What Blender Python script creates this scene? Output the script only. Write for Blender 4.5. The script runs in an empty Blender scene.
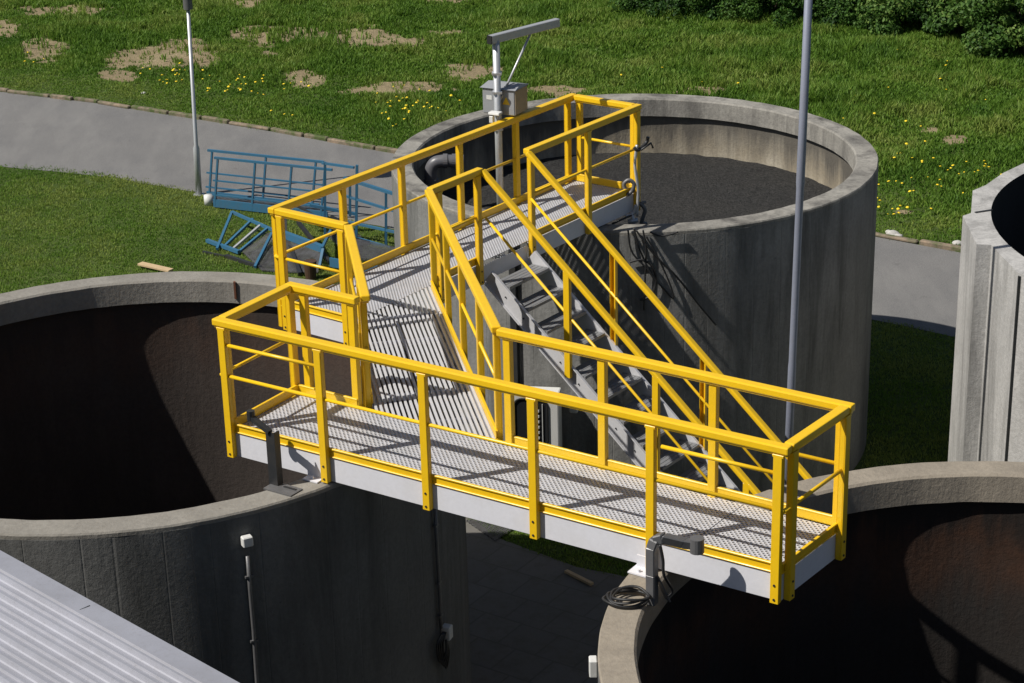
import bpy, bmesh, math, random
import numpy as np
from math import radians as R_, sin, cos, tan, atan2, pi, sqrt
from mathutils import Vector as V, Matrix, noise
random.seed(7); rng = np.random.default_rng(7)
S = bpy.context.scene; C = S.collection

# ------------------------------------------------------------------ camera, sky, sun, exposure
CH, FPX, TH, RO = 7.2161, 2015.88, R_(21.552), R_(-1.466)
F_ = V((0, cos(TH), -sin(TH))); r0 = V((1, 0, 0)); u0 = V((0, sin(TH), cos(TH)))
CR = r0*cos(RO) + u0*sin(RO); CU = -r0*sin(RO) + u0*cos(RO)
cd = bpy.data.cameras.new('camera'); cam = bpy.data.objects.new('camera', cd); C.objects.link(cam)
m = Matrix((CR, CU, -F_)).transposed().to_4x4(); m.translation = V((0, 0, CH)); cam.matrix_world = m
cd.sensor_width = 36; cd.lens = FPX/1024*36; cd.clip_start = .1; cd.clip_end = 600
S.camera = cam
def at(u, v, z):
    d = F_ + CR*((u-512)/FPX) - CU*((v-341.5)/FPX)
    t = (z-CH)/d.z; return V((d.x*t, d.y*t, z))
def at_y(u, v, y):
    d = F_ + CR*((u-512)/FPX) - CU*((v-341.5)/FPX)
    t = y/d.y; return V((d.x*t, y, CH+d.z*t))
SAZ, SEL = R_(19.0), R_(49.8)          # direction the light travels (azimuth), elevation
w = bpy.data.worlds.new('World'); S.world = w; w.use_nodes = True
nt = w.node_tree; nt.nodes.clear()
sky = nt.nodes.new('ShaderNodeTexSky'); sky.sky_type = 'NISHITA'; sky.sun_disc = False
sky.sun_elevation = SEL; sky.sun_rotation = atan2(-cos(SAZ), -sin(SAZ)) % (2*pi)
bg = nt.nodes.new('ShaderNodeBackground'); bg.inputs[1].default_value = .05
wo = nt.nodes.new('ShaderNodeOutputWorld'); nt.links.new(sky.outputs[0], bg.inputs[0]); nt.links.new(bg.outputs[0], wo.inputs[0])
sl = bpy.data.lights.new('sun', 'SUN'); sl.energy = 4.9; sl.angle = R_(.5); sl.color = (1, .955, .88)
sun = bpy.data.objects.new('sun', sl); C.objects.link(sun)
sun.rotation_euler = V((cos(SAZ)*cos(SEL), sin(SAZ)*cos(SEL), -sin(SEL))).to_track_quat('-Z', 'Y').to_euler()
sun.location = (-20, -5, 30)
S.view_settings.view_transform = 'Standard'; S.view_settings.look = 'None'
S.view_settings.exposure = .14; S.view_settings.gamma = 1; S.view_settings.use_curve_mapping = False
S.render.engine = 'CYCLES'; S.cycles.transparent_max_bounces = 16

ZG, ZT = -4.11, -.215

# ------------------------------------------------------------------ materials
class NT:
    def __init__(s, name):
        s.m = bpy.data.materials.new(name); s.m.use_nodes = True; s.t = s.m.node_tree
        s.b = s.t.nodes['Principled BSDF']; s.out = s.t.nodes['Material Output']
    def n(s, typ, **k):
        q = s.t.nodes.new(typ)
        for a, b in k.items(): setattr(q, a, b)
        return q
    def l(s, a, b): s.t.links.new(a, b)
    def coord(s, scale=(1, 1, 1), rot=(0, 0, 0), src='Object', loc=(0, 0, 0)):
        c = s.n('ShaderNodeTexCoord'); mp = s.n('ShaderNodeMapping')
        mp.inputs['Scale'].default_value = scale; mp.inputs['Rotation'].default_value = rot; mp.inputs['Location'].default_value = loc
        s.l(c.outputs[src], mp.inputs[0]); return mp.outputs[0]
    def noise(s, vec, scale, detail=4, rough=.6, dist=0):
        q = s.n('ShaderNodeTexNoise'); q.inputs['Scale'].default_value = scale; q.inputs['Detail'].default_value = detail
        q.inputs['Roughness'].default_value = rough; q.inputs['Distortion'].default_value = dist
        if vec: s.l(vec, q.inputs['Vector'])
        return q.outputs['Fac']
    def ramp(s, fac, stops):
        q = s.n('ShaderNodeValToRGB'); e = q.color_ramp.elements
        while len(e) < len(stops): e.new(.5)
        for i, (p, c) in enumerate(stops):
            e[i].position = p; e[i].color = (c, c, c, 1) if isinstance(c, (int, float)) else (*c, 1)
        s.l(fac, q.inputs[0]); return q.outputs[0]
    def mix(s, fac, a, b, mode='MIX'):
        q = s.n('ShaderNodeMix', data_type='RGBA', blend_type=mode)
        for sock, val in ((q.inputs[0], fac), (q.inputs[6], a), (q.inputs[7], b)):
            if hasattr(val, 'is_output'): s.l(val, sock)
            elif isinstance(val, (int, float)): sock.default_value = val
            else: sock.default_value = (*val, 1)
        return q.outputs[2]
    def math(s, op, a, b=0):
        q = s.n('ShaderNodeMath', operation=op)
        for i, v in enumerate((a, b)):
            if hasattr(v, 'is_output'): s.l(v, q.inputs[i])
            else: q.inputs[i].default_value = v
        return q.outputs[0]
    def bump(s, h, dist=.01, strength=.6):
        q = s.n('ShaderNodeBump'); q.inputs['Distance'].default_value = dist; q.inputs['Strength'].default_value = strength
        s.l(h, q.inputs['Height']); s.l(q.outputs[0], s.b.inputs['Normal'])
    def col(s, c): s.l(c, s.b.inputs['Base Color'])
    def set(s, rough=.6, metal=0, spec=.5):
        s.b.inputs['Roughness'].default_value = rough; s.b.inputs['Metallic'].default_value = metal
        s.b.inputs['Specular IOR Level'].default_value = spec

def painted(name, c, rough=.4, metal=0, dirt=.25, dc=(.12, .08, .03), scale=6):
    t = NT(name); v = t.coord()
    n1 = t.noise(v, scale, 6, .7); n2 = t.noise(v, scale*9, 3, .6)
    f = t.ramp(n1, [(.45, 0.0), (.75, dirt)])
    a = t.mix(f, c, dc); a = t.mix(t.ramp(n2, [(.35, .0), (.75, .22)]), a, tuple(x*.75 for x in c))
    t.col(a); t.set(rough, metal); t.bump(n2, .002, .3)
    t.l(t.ramp(n1, [(.3, rough*.8), (.8, min(1, rough*1.4))]), t.b.inputs['Roughness'])
    return t.m

M = {}
M['yellow'] = painted('yellow_paint', (.80, .495, .012), .33, 0, .16, (.36, .20, .02), 3)
M['fascia'] = painted('pale_grp_beam', (.64, .64, .68), .5, 0, .25, (.4, .38, .34), 3)
M['galv'] = painted('galvanised_steel', (.50, .51, .53), .42, .45, .4, (.25, .24, .22), 8)
M['stringer'] = painted('pale_steel_stringer', (.55, .55, .57), .45, .1, .3, (.3, .28, .25), 6)
M['tread'] = painted('grey_tread_grating', (.24, .245, .255), .5, .3, .4, (.12, .11, .1), 8)
M['blue'] = painted('blue_paint', (.035, .135, .235), .45, 0, .35, (.08, .06, .04), 6)
M['darksteel'] = painted('dark_steel', (.035, .037, .04), .45, .3, .3, (.07, .05, .03), 8)
M['worn_steel'] = painted('worn_grey_steel', (.16, .16, .165), .45, .4, .4, (.06, .05, .04), 9)
M['rubber'] = painted('black_rubber', (.015, .015, .016), .5, 0, .2, (.04, .04, .04), 9)
M['white'] = painted('white_plastic', (.62, .62, .6), .5, 0, .25, (.35, .33, .28), 8)
M['box_grey'] = painted('grey_enamel', (.30, .31, .33), .4, .1, .25, (.2, .17, .13), 6)
M['tan'] = painted('tan_panel', (.30, .24, .17), .5, 0, .3, (.14, .1, .06), 6)
M['wood'] = painted('raw_wood', (.52, .38, .22), .8, 0, .4, (.28, .2, .12), 6)
M['rust'] = painted('rusty_steel', (.16, .06, .03), .8, 0, .5, (.08, .03, .02), 12)
M['soilbox'] = painted('brown_pot', (.06, .03, .015), .8, 0, .3, (.03, .02, .01), 8)
M['flower'] = painted('dandelion_yellow', (.85, .62, .02), .7, 0, 0)
M['stone'] = painted('white_stone', (.45, .44, .41), .8, 0, .3, (.3, .28, .24), 10)
M['pipe'] = painted('grey_plastic_pipe', (.11, .11, .12), .4, 0, .35, (.2, .18, .15), 6)
M['glass_dark'] = painted('dark_window', (.02, .022, .025), .12, 0, .1, (.05, .05, .05), 8)
M['poleblue'] = painted('weathered_zinc_pole', (.24, .26, .33), .5, .2, .4, (.16, .16, .17), 5)
M['bark'] = painted('bark', (.08, .06, .04), .9, 0, .4, (.04, .03, .02), 12)

def concrete(name, base, dark, streak=.5, top_stain=None, rough=.9, brown=None, ztop=ZT, form=0):
    t = NT(name); v = t.coord(); vs = t.coord((1, 1, .12))
    a = t.noise(v, 1.3, 8, .65); b = t.noise(vs, 2.6, 7, .7, .3); c = t.noise(v, 22, 6, .7)
    col = t.mix(t.ramp(a, [(.35, 0), (.7, .55)]), base, dark)
    col = t.mix(t.math('MULTIPLY', t.ramp(b, [(.45, 0), (.72, 1)]), streak), col, tuple(x*.55 for x in dark))
    vo = t.n('ShaderNodeTexVoronoi'); vo.inputs['Scale'].default_value = 5.5; t.l(v, vo.inputs['Vector'])
    col = t.mix(t.ramp(vo.outputs['Distance'], [(.03, .6), (.07, 0)]), col, tuple(x*.6 for x in dark))
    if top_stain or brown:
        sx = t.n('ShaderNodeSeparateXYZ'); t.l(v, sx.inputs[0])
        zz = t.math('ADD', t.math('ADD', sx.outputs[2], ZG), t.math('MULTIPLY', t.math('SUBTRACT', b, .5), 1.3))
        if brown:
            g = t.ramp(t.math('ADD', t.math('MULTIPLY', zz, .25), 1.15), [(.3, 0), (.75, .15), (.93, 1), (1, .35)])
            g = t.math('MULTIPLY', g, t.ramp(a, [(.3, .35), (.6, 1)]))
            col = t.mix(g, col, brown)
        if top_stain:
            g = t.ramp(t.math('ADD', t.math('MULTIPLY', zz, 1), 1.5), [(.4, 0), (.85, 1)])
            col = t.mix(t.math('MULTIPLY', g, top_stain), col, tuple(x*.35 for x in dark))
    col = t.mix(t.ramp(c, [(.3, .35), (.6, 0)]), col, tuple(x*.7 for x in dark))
    t.col(col); t.set(rough, 0, .3)
    h = t.math('ADD', c, t.math('MULTIPLY', b, 1.5))
    if form:   # vertical board marks round the wall
        sx2 = t.n('ShaderNodeSeparateXYZ'); t.l(v, sx2.inputs[0])
        ang = t.math('ARCTAN2', sx2.outputs[1], sx2.outputs[0])
        sn = t.math('FRACT', t.math('ADD', t.math('MULTIPLY', ang, form), t.math('MULTIPLY', t.noise(t.coord((1, 1, 0)), .9, 2), 4)))
        h = t.math('ADD', h, t.ramp(sn, [(0, .35), (.03, 1), (.97, 1), (1, .6)]))
    t.bump(h, .012, .6)
    return t.m
M['conc_out'] = concrete('tank_concrete', (.165, .165, .16), (.09, .09, .085), .8, form=9)
M['conc_out_b'] = concrete('pale_tank_concrete', (.235, .233, .225), (.11, .11, .105), 1.0, form=11)
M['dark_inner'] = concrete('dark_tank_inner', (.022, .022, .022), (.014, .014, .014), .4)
M['conc_rim'] = concrete('rim_concrete', (.28, .265, .235), (.17, .155, .135), .3)
M['conc_rim_c'] = concrete('brownish_rim_concrete', (.31, .27, .215), (.19, .165, .135), .3)
M['conc_rim_b'] = concrete('weathered_rim_concrete', (.33, .315, .28), (.09, .085, .08), 1.0)
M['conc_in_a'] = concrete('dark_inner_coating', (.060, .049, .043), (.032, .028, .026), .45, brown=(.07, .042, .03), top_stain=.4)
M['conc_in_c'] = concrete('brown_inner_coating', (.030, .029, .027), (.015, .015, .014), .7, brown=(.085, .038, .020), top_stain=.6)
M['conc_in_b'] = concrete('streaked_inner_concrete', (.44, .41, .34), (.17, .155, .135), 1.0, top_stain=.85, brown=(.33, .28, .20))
M['conc_panel'] = concrete('pale_precast_panel', (.47, .46, .445), (.24, .235, .225), .9)
M['paving'] = concrete('paving_concrete', (.30, .29, .27), (.2, .19, .18), .2)

def asphalt():
    t = NT('worn_asphalt'); v = t.coord()
    a = t.noise(v, .5, 6, .6); c = t.noise(v, 60, 3, .7); d = t.noise(v, 5, 6, .7)
    col = t.mix(t.ramp(a, [(.35, 0), (.7, 1)]), (.225, .218, .21), (.165, .162, .162))
    col = t.mix(t.ramp(c, [(.4, .6), (.6, 0)]), col, (.08, .08, .08))
    col = t.mix(t.ramp(d, [(.62, 0), (.75, .7)]), col, (.09, .085, .08))
    f = t.noise(v, 140, 2, .6); col = t.mix(t.ramp(f, [(.35, .5), (.5, 0)]), col, (.07, .07, .07)); e = t.noise(t.coord((1, .25, 1), (0, 0, .6)), 1.6, 6, .7); col = t.mix(t.ramp(e, [(.45, 0), (.8, .5)]), col, (.25, .243, .23))
    t.col(col); t.set(.9, 0, .3); t.bump(c, .01, .5); return t.m
M['asphalt'] = asphalt()

def ground():
    t = NT('ground_soil_grass'); v = t.coord()
    at_ = t.n('ShaderNodeAttribute', attribute_name='soil')
    a = t.noise(v, 1.1, 6, .7); c = t.noise(v, 14, 5, .7); e = t.noise(v, 45, 3, .6)
    g = t.mix(t.ramp(a, [(.35, 0), (.7, 1)]), (.06, .10, .018), (.10, .14, .03))
    g = t.mix(t.ramp(c, [(.4, .6), (.62, 0)]), g, (.03, .04, .012))
    s = t.mix(t.ramp(c, [(.35, 0), (.65, 1)]), (.40, .31, .20), (.24, .19, .12))
    s = t.mix(t.ramp(e, [(.35, .8), (.6, 0)]), s, (.13, .13, .05)); s = t.mix(t.ramp(a, [(.4, 0), (.65, .6)]), s, (.20, .15, .09))
    f = t.ramp(t.math('ADD', at_.outputs['Fac'], t.math('MULTIPLY', t.math('SUBTRACT', c, .5), .9)), [(.42, 0), (.58, 1)])
    t.col(t.mix(f, g, s)); t.set(.95, 0, .2); t.bump(c, .06, .8); return t.m
M['ground'] = ground()

def leaf(name, c1, c2, c3, trans=.38):
    t = NT(name)
    a = t.n('ShaderNodeAttribute', attribute_name='tint')
    col = t.ramp(a.outputs['Fac'], [(0, c1), (.5, c2), (1, c3)])
    t.col(col); t.set(.6, 0, .3)
    tr = t.n('ShaderNodeBsdfTranslucent'); t.l(col, tr.inputs[0])
    mx = t.n('ShaderNodeMixShader'); mx.inputs[0].default_value = trans
    t.l(t.b.outputs[0], mx.inputs[1]); t.l(tr.outputs[0], mx.inputs[2]); t.l(mx.outputs[0], t.out.inputs[0]); return t.m
M['grass'] = leaf('grass_blades', (.062, .145, .015), (.135, .245, .028), (.26, .315, .07))
M['leaf'] = leaf('hedge_leaves', (.015, .05, .008), (.045, .115, .016), (.11, .21, .035))
M['leaf_light'] = leaf('light_shrub_leaves', (.03, .08, .01), (.08, .17, .028), (.20, .29, .065))

def perforated(name, pitch, thr, ang, base=(.60, .60, .63)):
    t = NT(name); v = t.coord(rot=(0, 0, -ang))
    sx = t.n('ShaderNodeSeparateXYZ'); t.l(v, sx.inputs[0])
    k = pi/pitch
    p = t.math('MULTIPLY', t.math('SINE', t.math('MULTIPLY', sx.outputs[0], k)), t.math('SINE', t.math('MULTIPLY', sx.outputs[1], k)))
    hole = t.math('GREATER_THAN', p, thr)
    ring = t.ramp(p, [(thr-.12, 0), (thr-.01, .35)])
    n1 = t.noise(v, 5, 6, .7)
    col = t.mix(t.ramp(n1, [(.4, 0), (.75, .4)]), base, (.34, .33, .31))
    col = t.mix(ring, col, tuple(x*.7 for x in base))
    t.col(col); t.set(.45, .25); t.bump(p, .006, .5)
    tr = t.n('ShaderNodeBsdfTransparent'); mx = t.n('ShaderNodeMixShader')
    t.l(hole, mx.inputs[0]); t.l(t.b.outputs[0], mx.inputs[1]); t.l(tr.outputs[0], mx.inputs[2]); t.l(mx.outputs[0], t.out.inputs[0])
    return t.m

def sludge():
    t = NT('sludge_crust'); v = t.coord()
    a = t.noise(v, 9, 8, .75); b = t.noise(v, 26, 5, .8); c = t.noise(v, .8, 4, .6)
    col = t.mix(t.ramp(a, [(.4, 0), (.65, 1)]), (.085, .083, .08), (.05, .05, .05))
    col = t.mix(t.ramp(c, [(.45, 0), (.7, .5)]), col, (.10, .095, .085)); col = t.mix(t.ramp(b, [(.42, .75), (.56, 0)]), col, (.022, .022, .022))
    t.col(col); t.set(.9, 0, .2); t.bump(t.math('ADD', t.math('MULTIPLY', a, .5), t.math('MULTIPLY', b, 1.6)), .06, 1); return t.m
M['sludge'] = sludge()
def meshmat():
    t = NT('dark_wire_grating'); v = t.coord(rot=(0, 0, .6))
    sx = t.n('ShaderNodeSeparateXYZ'); t.l(v, sx.inputs[0])
    p = t.math('MULTIPLY', t.math('SINE', t.math('MULTIPLY', sx.outputs[0], 105)), t.math('SINE', t.math('MULTIPLY', sx.outputs[1], 105)))
    t.col(t.mix(t.ramp(t.noise(v, 8), [(.4, 0), (.7, 1)]), (.12, .12, .125), (.07, .065, .06))); t.set(.6, .3)
    tr = t.n('ShaderNodeBsdfTransparent'); mx = t.n('ShaderNodeMixShader')
    t.l(t.math('GREATER_THAN', t.math('ABSOLUTE', p), .35), mx.inputs[0]); t.l(t.b.outputs[0], mx.inputs[1]); t.l(tr.outputs[0], mx.inputs[2]); t.l(mx.outputs[0], t.out.inputs[0]); return t.m
M['wiregrate'] = meshmat()
def roofmat():
    t = NT('pale_metal_roofing'); v = t.coord()
    n1 = t.noise(v, 2, 6, .7); n2 = t.noise(v, 30, 4, .6)
    c = t.mix(t.ramp(n1, [(.35, 0), (.75, .6)]), (.38, .385, .43), (.26, .26, .28))
    c = t.mix(t.ramp(n2, [(.55, 0), (.8, .3)]), c, (.2, .19, .18))
    t.col(c); t.set(.45, .25); return t.m
M['roof'] = roofmat()

# ------------------------------------------------------------------ helpers
def tag(o, label=None, cat=None, group=None, kind=None):
    for k, v in (('label', label), ('category', cat), ('group', group), ('kind', kind)):
        if v: o[k] = v
    return o
def empty(name, loc, label, cat, group=None):
    o = bpy.data.objects.new(name, None); C.objects.link(o); o.location = loc; o.empty_display_size = .2
    return tag(o, label, cat, group)
def obj(name, bm, mat, parent=None, smooth=False, bevel=0, seg=1):
    """bm in world coordinates; made local to the parent empty (or a part's thing)"""
    off = V((0, 0, 0)); q = parent
    if parent:
        p = parent; off = V((0, 0, 0))
        while p: off += V(p.location); p = p.parent
    bmesh.ops.recalc_face_normals(bm, faces=bm.faces)
    me = bpy.data.meshes.new(name); bm.to_mesh(me); bm.free()
    me.transform(Matrix.Translation(-off)); me.materials.append(mat)
    if smooth:
        for p in me.polygons: p.use_smooth = True
    o = bpy.data.objects.new(name, me); C.objects.link(o)
    if parent: o.parent = parent
    if bevel:
        b = o.modifiers.new('bevel', 'BEVEL'); b.width = bevel; b.segments = seg; b.limit_method = 'ANGLE'; b.angle_limit = R_(40)
    return o
def B(): return bmesh.new()
def pieces(name, bm, mat, parent, smooth=False, bevel=0, seg=1):
    """each connected piece of bm becomes a part of its own"""
    bm.verts.ensure_lookup_table(); seen = set(); out = []
    for v in bm.verts:
        if v in seen: continue
        st, comp = [v], []
        seen.add(v)
        while st:
            a = st.pop(); comp.append(a)
            for e in a.link_edges:
                b = e.other_vert(a)
                if b not in seen: seen.add(b); st.append(b)
        nb = bmesh.new(); mp = {a: nb.verts.new(a.co) for a in comp}; fs = set(f for a in comp for f in a.link_faces)
        for f in fs: nb.faces.new([mp[q] for q in f.verts])
        out.append(obj(name, nb, mat, parent, smooth, bevel, seg))
    bm.free(); return out
def box(bm, c, ax, ay, az, sx, sy, sz):
    c = V(c); vs = []
    for i in (-.5, .5):
        for j in (-.5, .5):
            for k in (-.5, .5): vs.append(bm.verts.new(c + ax*(i*sx) + ay*(j*sy) + az*(k*sz)))
    for f in ((0, 1, 3, 2), (4, 6, 7, 5), (0, 4, 5, 1), (2, 3, 7, 6), (0, 2, 6, 4), (1, 5, 7, 3)):
        bm.faces.new([vs[i] for i in f])
X, Y, Z = V((1, 0, 0)), V((0, 1, 0)), V((0, 0, 1))
def beam(bm, p0, p1, wd, ht, side=None):
    p0, p1 = V(p0), V(p1); d = p1-p0; L = d.length; d = d/L
    if side is None:
        side = Z.cross(d)
        if side.length < 1e-3: side = X.copy()
    side = side.normalized(); up = d.cross(side).normalized()
    box(bm, (p0+p1)/2, d, side, up, L, wd, ht)
def tube(bm, pts, r, seg=10, caps=True):
    pts = [V(p) for p in pts]; rs = r if isinstance(r, (list, tuple)) else [r]*len(pts)
    prev = None; rings = []; n = None
    for i, p in enumerate(pts):
        d = (pts[min(i+1, len(pts)-1)] - pts[max(i-1, 0)]).normalized()
        if n is None: n = d.orthogonal().normalized()
        n = (n - d*n.dot(d)); n = n.normalized() if n.length > 1e-5 else d.orthogonal().normalized()
        b = d.cross(n)
        rings.append([bm.verts.new(p + (n*cos(2*pi*k/seg) + b*sin(2*pi*k/seg))*rs[i]) for k in range(seg)])
    for a, c in zip(rings, rings[1:]):
        for k in range(seg): bm.faces.new((a[k], a[(k+1) % seg], c[(k+1) % seg], c[k]))
    if caps: bm.faces.new(rings[0][::-1]); bm.faces.new(rings[-1])
def prism(bm, poly, z0, z1):
    a = [bm.verts.new((p[0], p[1], z0)) for p in poly]; b = [bm.verts.new((p[0], p[1], z1)) for p in poly]
    n = len(poly); bm.faces.new(a[::-1]); bm.faces.new(b)
    for i in range(n): bm.faces.new((a[i], a[(i+1) % n], b[(i+1) % n], b[i]))
def lathe(bm, c, prof, seg=200, jit=0, seed=0):
    rings = []
    for (r, z) in prof:
        if r < 1e-6: rings.append([bm.verts.new((c[0], c[1], z))]); continue
        rg = []
        for k in range(seg):
            a = 2*pi*k/seg; j = jit*noise.noise(V((cos(a)*r*4+seed, sin(a)*r*4, z*3))) if jit else 0
            j2 = jit*noise.noise(V((cos(a)*r*6+seed, sin(a)*r*6, z*3+9)))*.7 if jit else 0
            rg.append(bm.verts.new((c[0]+cos(a)*(r+j), c[1]+sin(a)*(r+j), z+j2)))
        rings.append(rg)
    for a, b in zip(rings, rings[1:]):
        for k in range(seg):
            k2 = (k+1) % seg
            if len(a) == 1 and len(b) == 1: continue
            if len(b) == 1: bm.faces.new((a[k], a[k2], b[0]))
            elif len(a) == 1: bm.faces.new((a[0], b[k2], b[k]))
            else: bm.faces.new((a[k], a[k2], b[k2], b[k]))
def curve_pts(ctrl, n=10):
    ctrl = [V(p) for p in ctrl]; P = [ctrl[0]] + ctrl + [ctrl[-1]]; out = []
    for i in range(1, len(P)-2):
        a, b, c, d = P[i-1:i+3]
        for k in range(n):
            t = k/n; out.append(.5*((2*b) + (c-a)*t + (2*a-5*b+4*c-d)*t*t + (3*b-a-3*c+d)*t**3))
    out.append(ctrl[-1]); return out
def v2(p, z=0): return V((p[0], p[1], z))

# ------------------------------------------------------------------ ground, road, kerb
KERB = [(-40, 58), (-20, 49.4), (-14, 46.35), (-11.53, 44.98), (-9.01, 43.67), (-5.42, 41.34), (-2.15, 39.02), (6.43, 33.12), (7.55, 32.28), (14, 27.7), (30, 16)]
NEAR = [(-40, 47), (-20, 41.5), (-14, 40.0), (-10.15, 38.89), (-8.03, 38.1), (-5.83, 36.75), (0, 32.9), (5.6, 29.2), (6.69, 28.4), (14, 23.2), (30, 11.5)]
def ypoly(pl, x): return np.interp(x, [p[0] for p in pl], [p[1] for p in pl])
SOIL = [(330, 37, 85, 9), (165, 60, 60, 11), (120, 77, 20, 6), (45, 50, 22, 10), (-5, 27, 18, 9), (466, 72, 26, 9), (400, 90, 50, 6),
        (442, 33, 20, 4), (304, 80, 16, 6), (60, 10, 45, 6), (240, 3, 30, 5), (560, 92, 30, 4), (455, 2, 30, 3), (800, 110, 14, 3), (955, 142, 10, 4),
        (700, 92, 26, 3), (930, 130, 8, 3), (185, 45, 20, 5), (270, 55, 12, 4), (906, 213, 14, 2)]
SW = []
for u, v, a, b in SOIL:
    c = at(u, v, ZG); e = at(u+a, v, ZG); f = at(u, v+b, ZG)
    SW.append((c.x, c.y, (e.x-c.x, e.y-c.y), (f.x-c.x, f.y-c.y)))
def soil_val(x, y):
    s = np.zeros_like(x)
    for cx, cy, e, f in SW:
        det = e[0]*f[1]-e[1]*f[0]
        p = ((x-cx)*f[1]-(y-cy)*f[0])/det; q = (-(x-cx)*e[1]+(y-cy)*e[0])/det
        s = np.maximum(s, 1.15-.62*(p*p+q*q)*.8)
    s = np.where(s > 0, s, 0)
    return s
def vnoise(x, y, sc, seed=0):
    r = np.random.default_rng(seed); G = r.random((256, 256))
    X_ = x*sc+1000; Y_ = y*sc+1000; i = np.floor(X_).astype(int); j = np.floor(Y_).astype(int)
    fx = X_-i; fy = Y_-j; fx = fx*fx*(3-2*fx); fy = fy*fy*(3-2*fy)
    g = lambda a, b: G[a % 256, b % 256]
    return (g(i, j)*(1-fx)+g(i+1, j)*fx)*(1-fy)+(g(i, j+1)*(1-fx)+g(i+1, j+1)*fx)*fy
def fbm(x, y, sc, seed=0, o=4):
    s = 0; a = .5; t = 0
    for k in range(o): s = s+a*vnoise(x, y, sc*2**k, seed+k); t += a; a *= .5
    return s/t
def npmesh(name, co, faces, mat, attr=None, smooth=False):
    me = bpy.data.meshes.new(name); nv = len(co); nf, k = faces.shape
    me.vertices.add(nv); me.vertices.foreach_set('co', co.astype(np.float32).ravel())
    me.loops.add(nf*k); me.loops.foreach_set('vertex_index', faces.astype(np.int32).ravel())
    me.polygons.add(nf); me.polygons.foreach_set('loop_start', np.arange(0, nf*k, k, dtype=np.int32))
    me.update(calc_edges=True)
    if attr:
        a = me.attributes.new(attr[0], 'FLOAT', 'POINT'); a.data.foreach_set('value', attr[1].astype(np.float32))
    me.materials.append(mat)
    if smooth: me.polygons.foreach_set('use_smooth', np.ones(nf, bool))
    o = bpy.data.objects.new(name, me); C.objects.link(o); return o

def soil_map(x, y):
    s = soil_val(x, y); n = (fbm(x, y, .9, 91)-.5)*1.7+(fbm(x, y, 4.5, 93)-.5)*1.3
    return np.clip(np.where(s > .05, s+n-.02, np.where(y > ypoly(KERB, x)+.5, n*.8-.42, 0)), 0, 1)
xs = np.concatenate([[-300, -120, -50], np.arange(-20, 20.01, .12), [50, 120, 300]])
ys = np.concatenate([[-60, 0, 10], np.arange(14, 62.01, .12), [90, 160, 400]])
gx, gy = np.meshgrid(xs, ys, indexing='ij'); nx, ny = gx.shape
soil = soil_map(gx, gy)
lump = (fbm(gx, gy, .9, 5)-.5)*.26*np.clip((gy-ypoly(KERB, gx)-.3)/3, 0, 1)*(gy < 62)*(np.abs(gx) < 20)
co = np.stack([gx, gy, ZG+lump], -1).reshape(-1, 3)
ii = np.arange(nx*ny).reshape(nx, ny)
fc = np.stack([ii[:-1, :-1], ii[1:, :-1], ii[1:, 1:], ii[:-1, 1:]], -1).reshape(-1, 4)
g = npmesh('ground', co, fc, M['ground'], ('soil', soil.ravel()), True); g['kind'] = 'structure'

def strip(name, pl0, pl1, z, mat, kind='structure'):
    bm = B(); xs_ = np.linspace(-38, 29, 140)
    a = [(x, float(ypoly(pl0, x))) for x in xs_]
    b = [(x, float(ypoly(pl1, x)) + .12*(noise.noise(V((x*1.5, 0, 0))) if pl1 is NEAR else 0)) for x in xs_]
    va = [bm.verts.new((*p, z)) for p in a]; vb = [bm.verts.new((*p, z)) for p in b]
    for i in range(len(a)-1): bm.faces.new((va[i], va[i+1], vb[i+1], vb[i]))
    o = obj(name, bm, mat); o['kind'] = kind; return o
strip('road', KERB, NEAR, ZG+.008, M['asphalt'])
# kerb of worn stones along the far edge of the road
bm = B(); xk = -15.0
while xk < 16:
    x1 = xk + random.uniform(.5, 1.1)
    p0 = V((xk, float(ypoly(KERB, xk))+.05, ZG+.035)); p1 = V((x1, float(ypoly(KERB, x1))+.05, ZG+.035))
    d = (p1-p0).normalized(); j = random.uniform(-.03, .03)
    s_ = Z.cross(d)
    beam(bm, p0+d*.02+s_*j, p1-d*.02+s_*(j+random.uniform(-.03, .03)), .11, .09+random.uniform(-.03, .03)); xk = x1
t = NT('worn_kerb_stone'); v_ = t.coord(); n_ = t.noise(v_, 3, 8, .7)
t.col(t.ramp(n_, [(.35, (.27, .20, .14)), (.48, (.16, .13, .09)), (.6, (.06, .085, .02))])); t.set(.9); t.bump(n_, .03); M['kerb'] = t.m
kb = obj('kerb', bm, M['kerb'], bevel=.02); kb['kind'] = 'structure'

# paving round the tanks
def slab_mat():
    t = NT('paving_slabs'); v = t.coord(rot=(0, 0, .6))
    br = t.n('ShaderNodeTexBrick'); br.offset = .5; br.inputs['Scale'].default_value = 1; br.inputs['Mortar Size'].default_value = .012
    br.inputs['Brick Width'].default_value = .5; br.inputs['Row Height'].default_value = .5
    br.inputs['Color1'].default_value = (.15, .142, .13, 1); br.inputs['Color2'].default_value = (.13, .123, .112, 1); br.inputs['Mortar'].default_value = (.115, .11, .095, 1)
    t.l(v, br.inputs['Vector']); n = t.noise(v, 6, 6, .7)
    t.col(t.mix(t.ramp(n, [(.45, 0), (.7, .6)]), br.outputs['Color'], (.1, .095, .07))); t.set(.9, 0, .3); t.bump(br.outputs['Fac'], -.01); return t.m
M['slab'] = slab_mat()
pav = [(-8, 9), (6, 9), (6, 17.3), (5.0, 19.4), (2.6, 20.4), (.7, 21.3), (-.25, 22.12), (-1.2, 23.8), (-2.2, 24.3), (-2.2, 22.2), (-1.2, 21.6), (-8, 21.6)]
bm = B(); vs = [bm.verts.new((*p, ZG+.012)) for p in pav]; bm.faces.new(vs)
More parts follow.
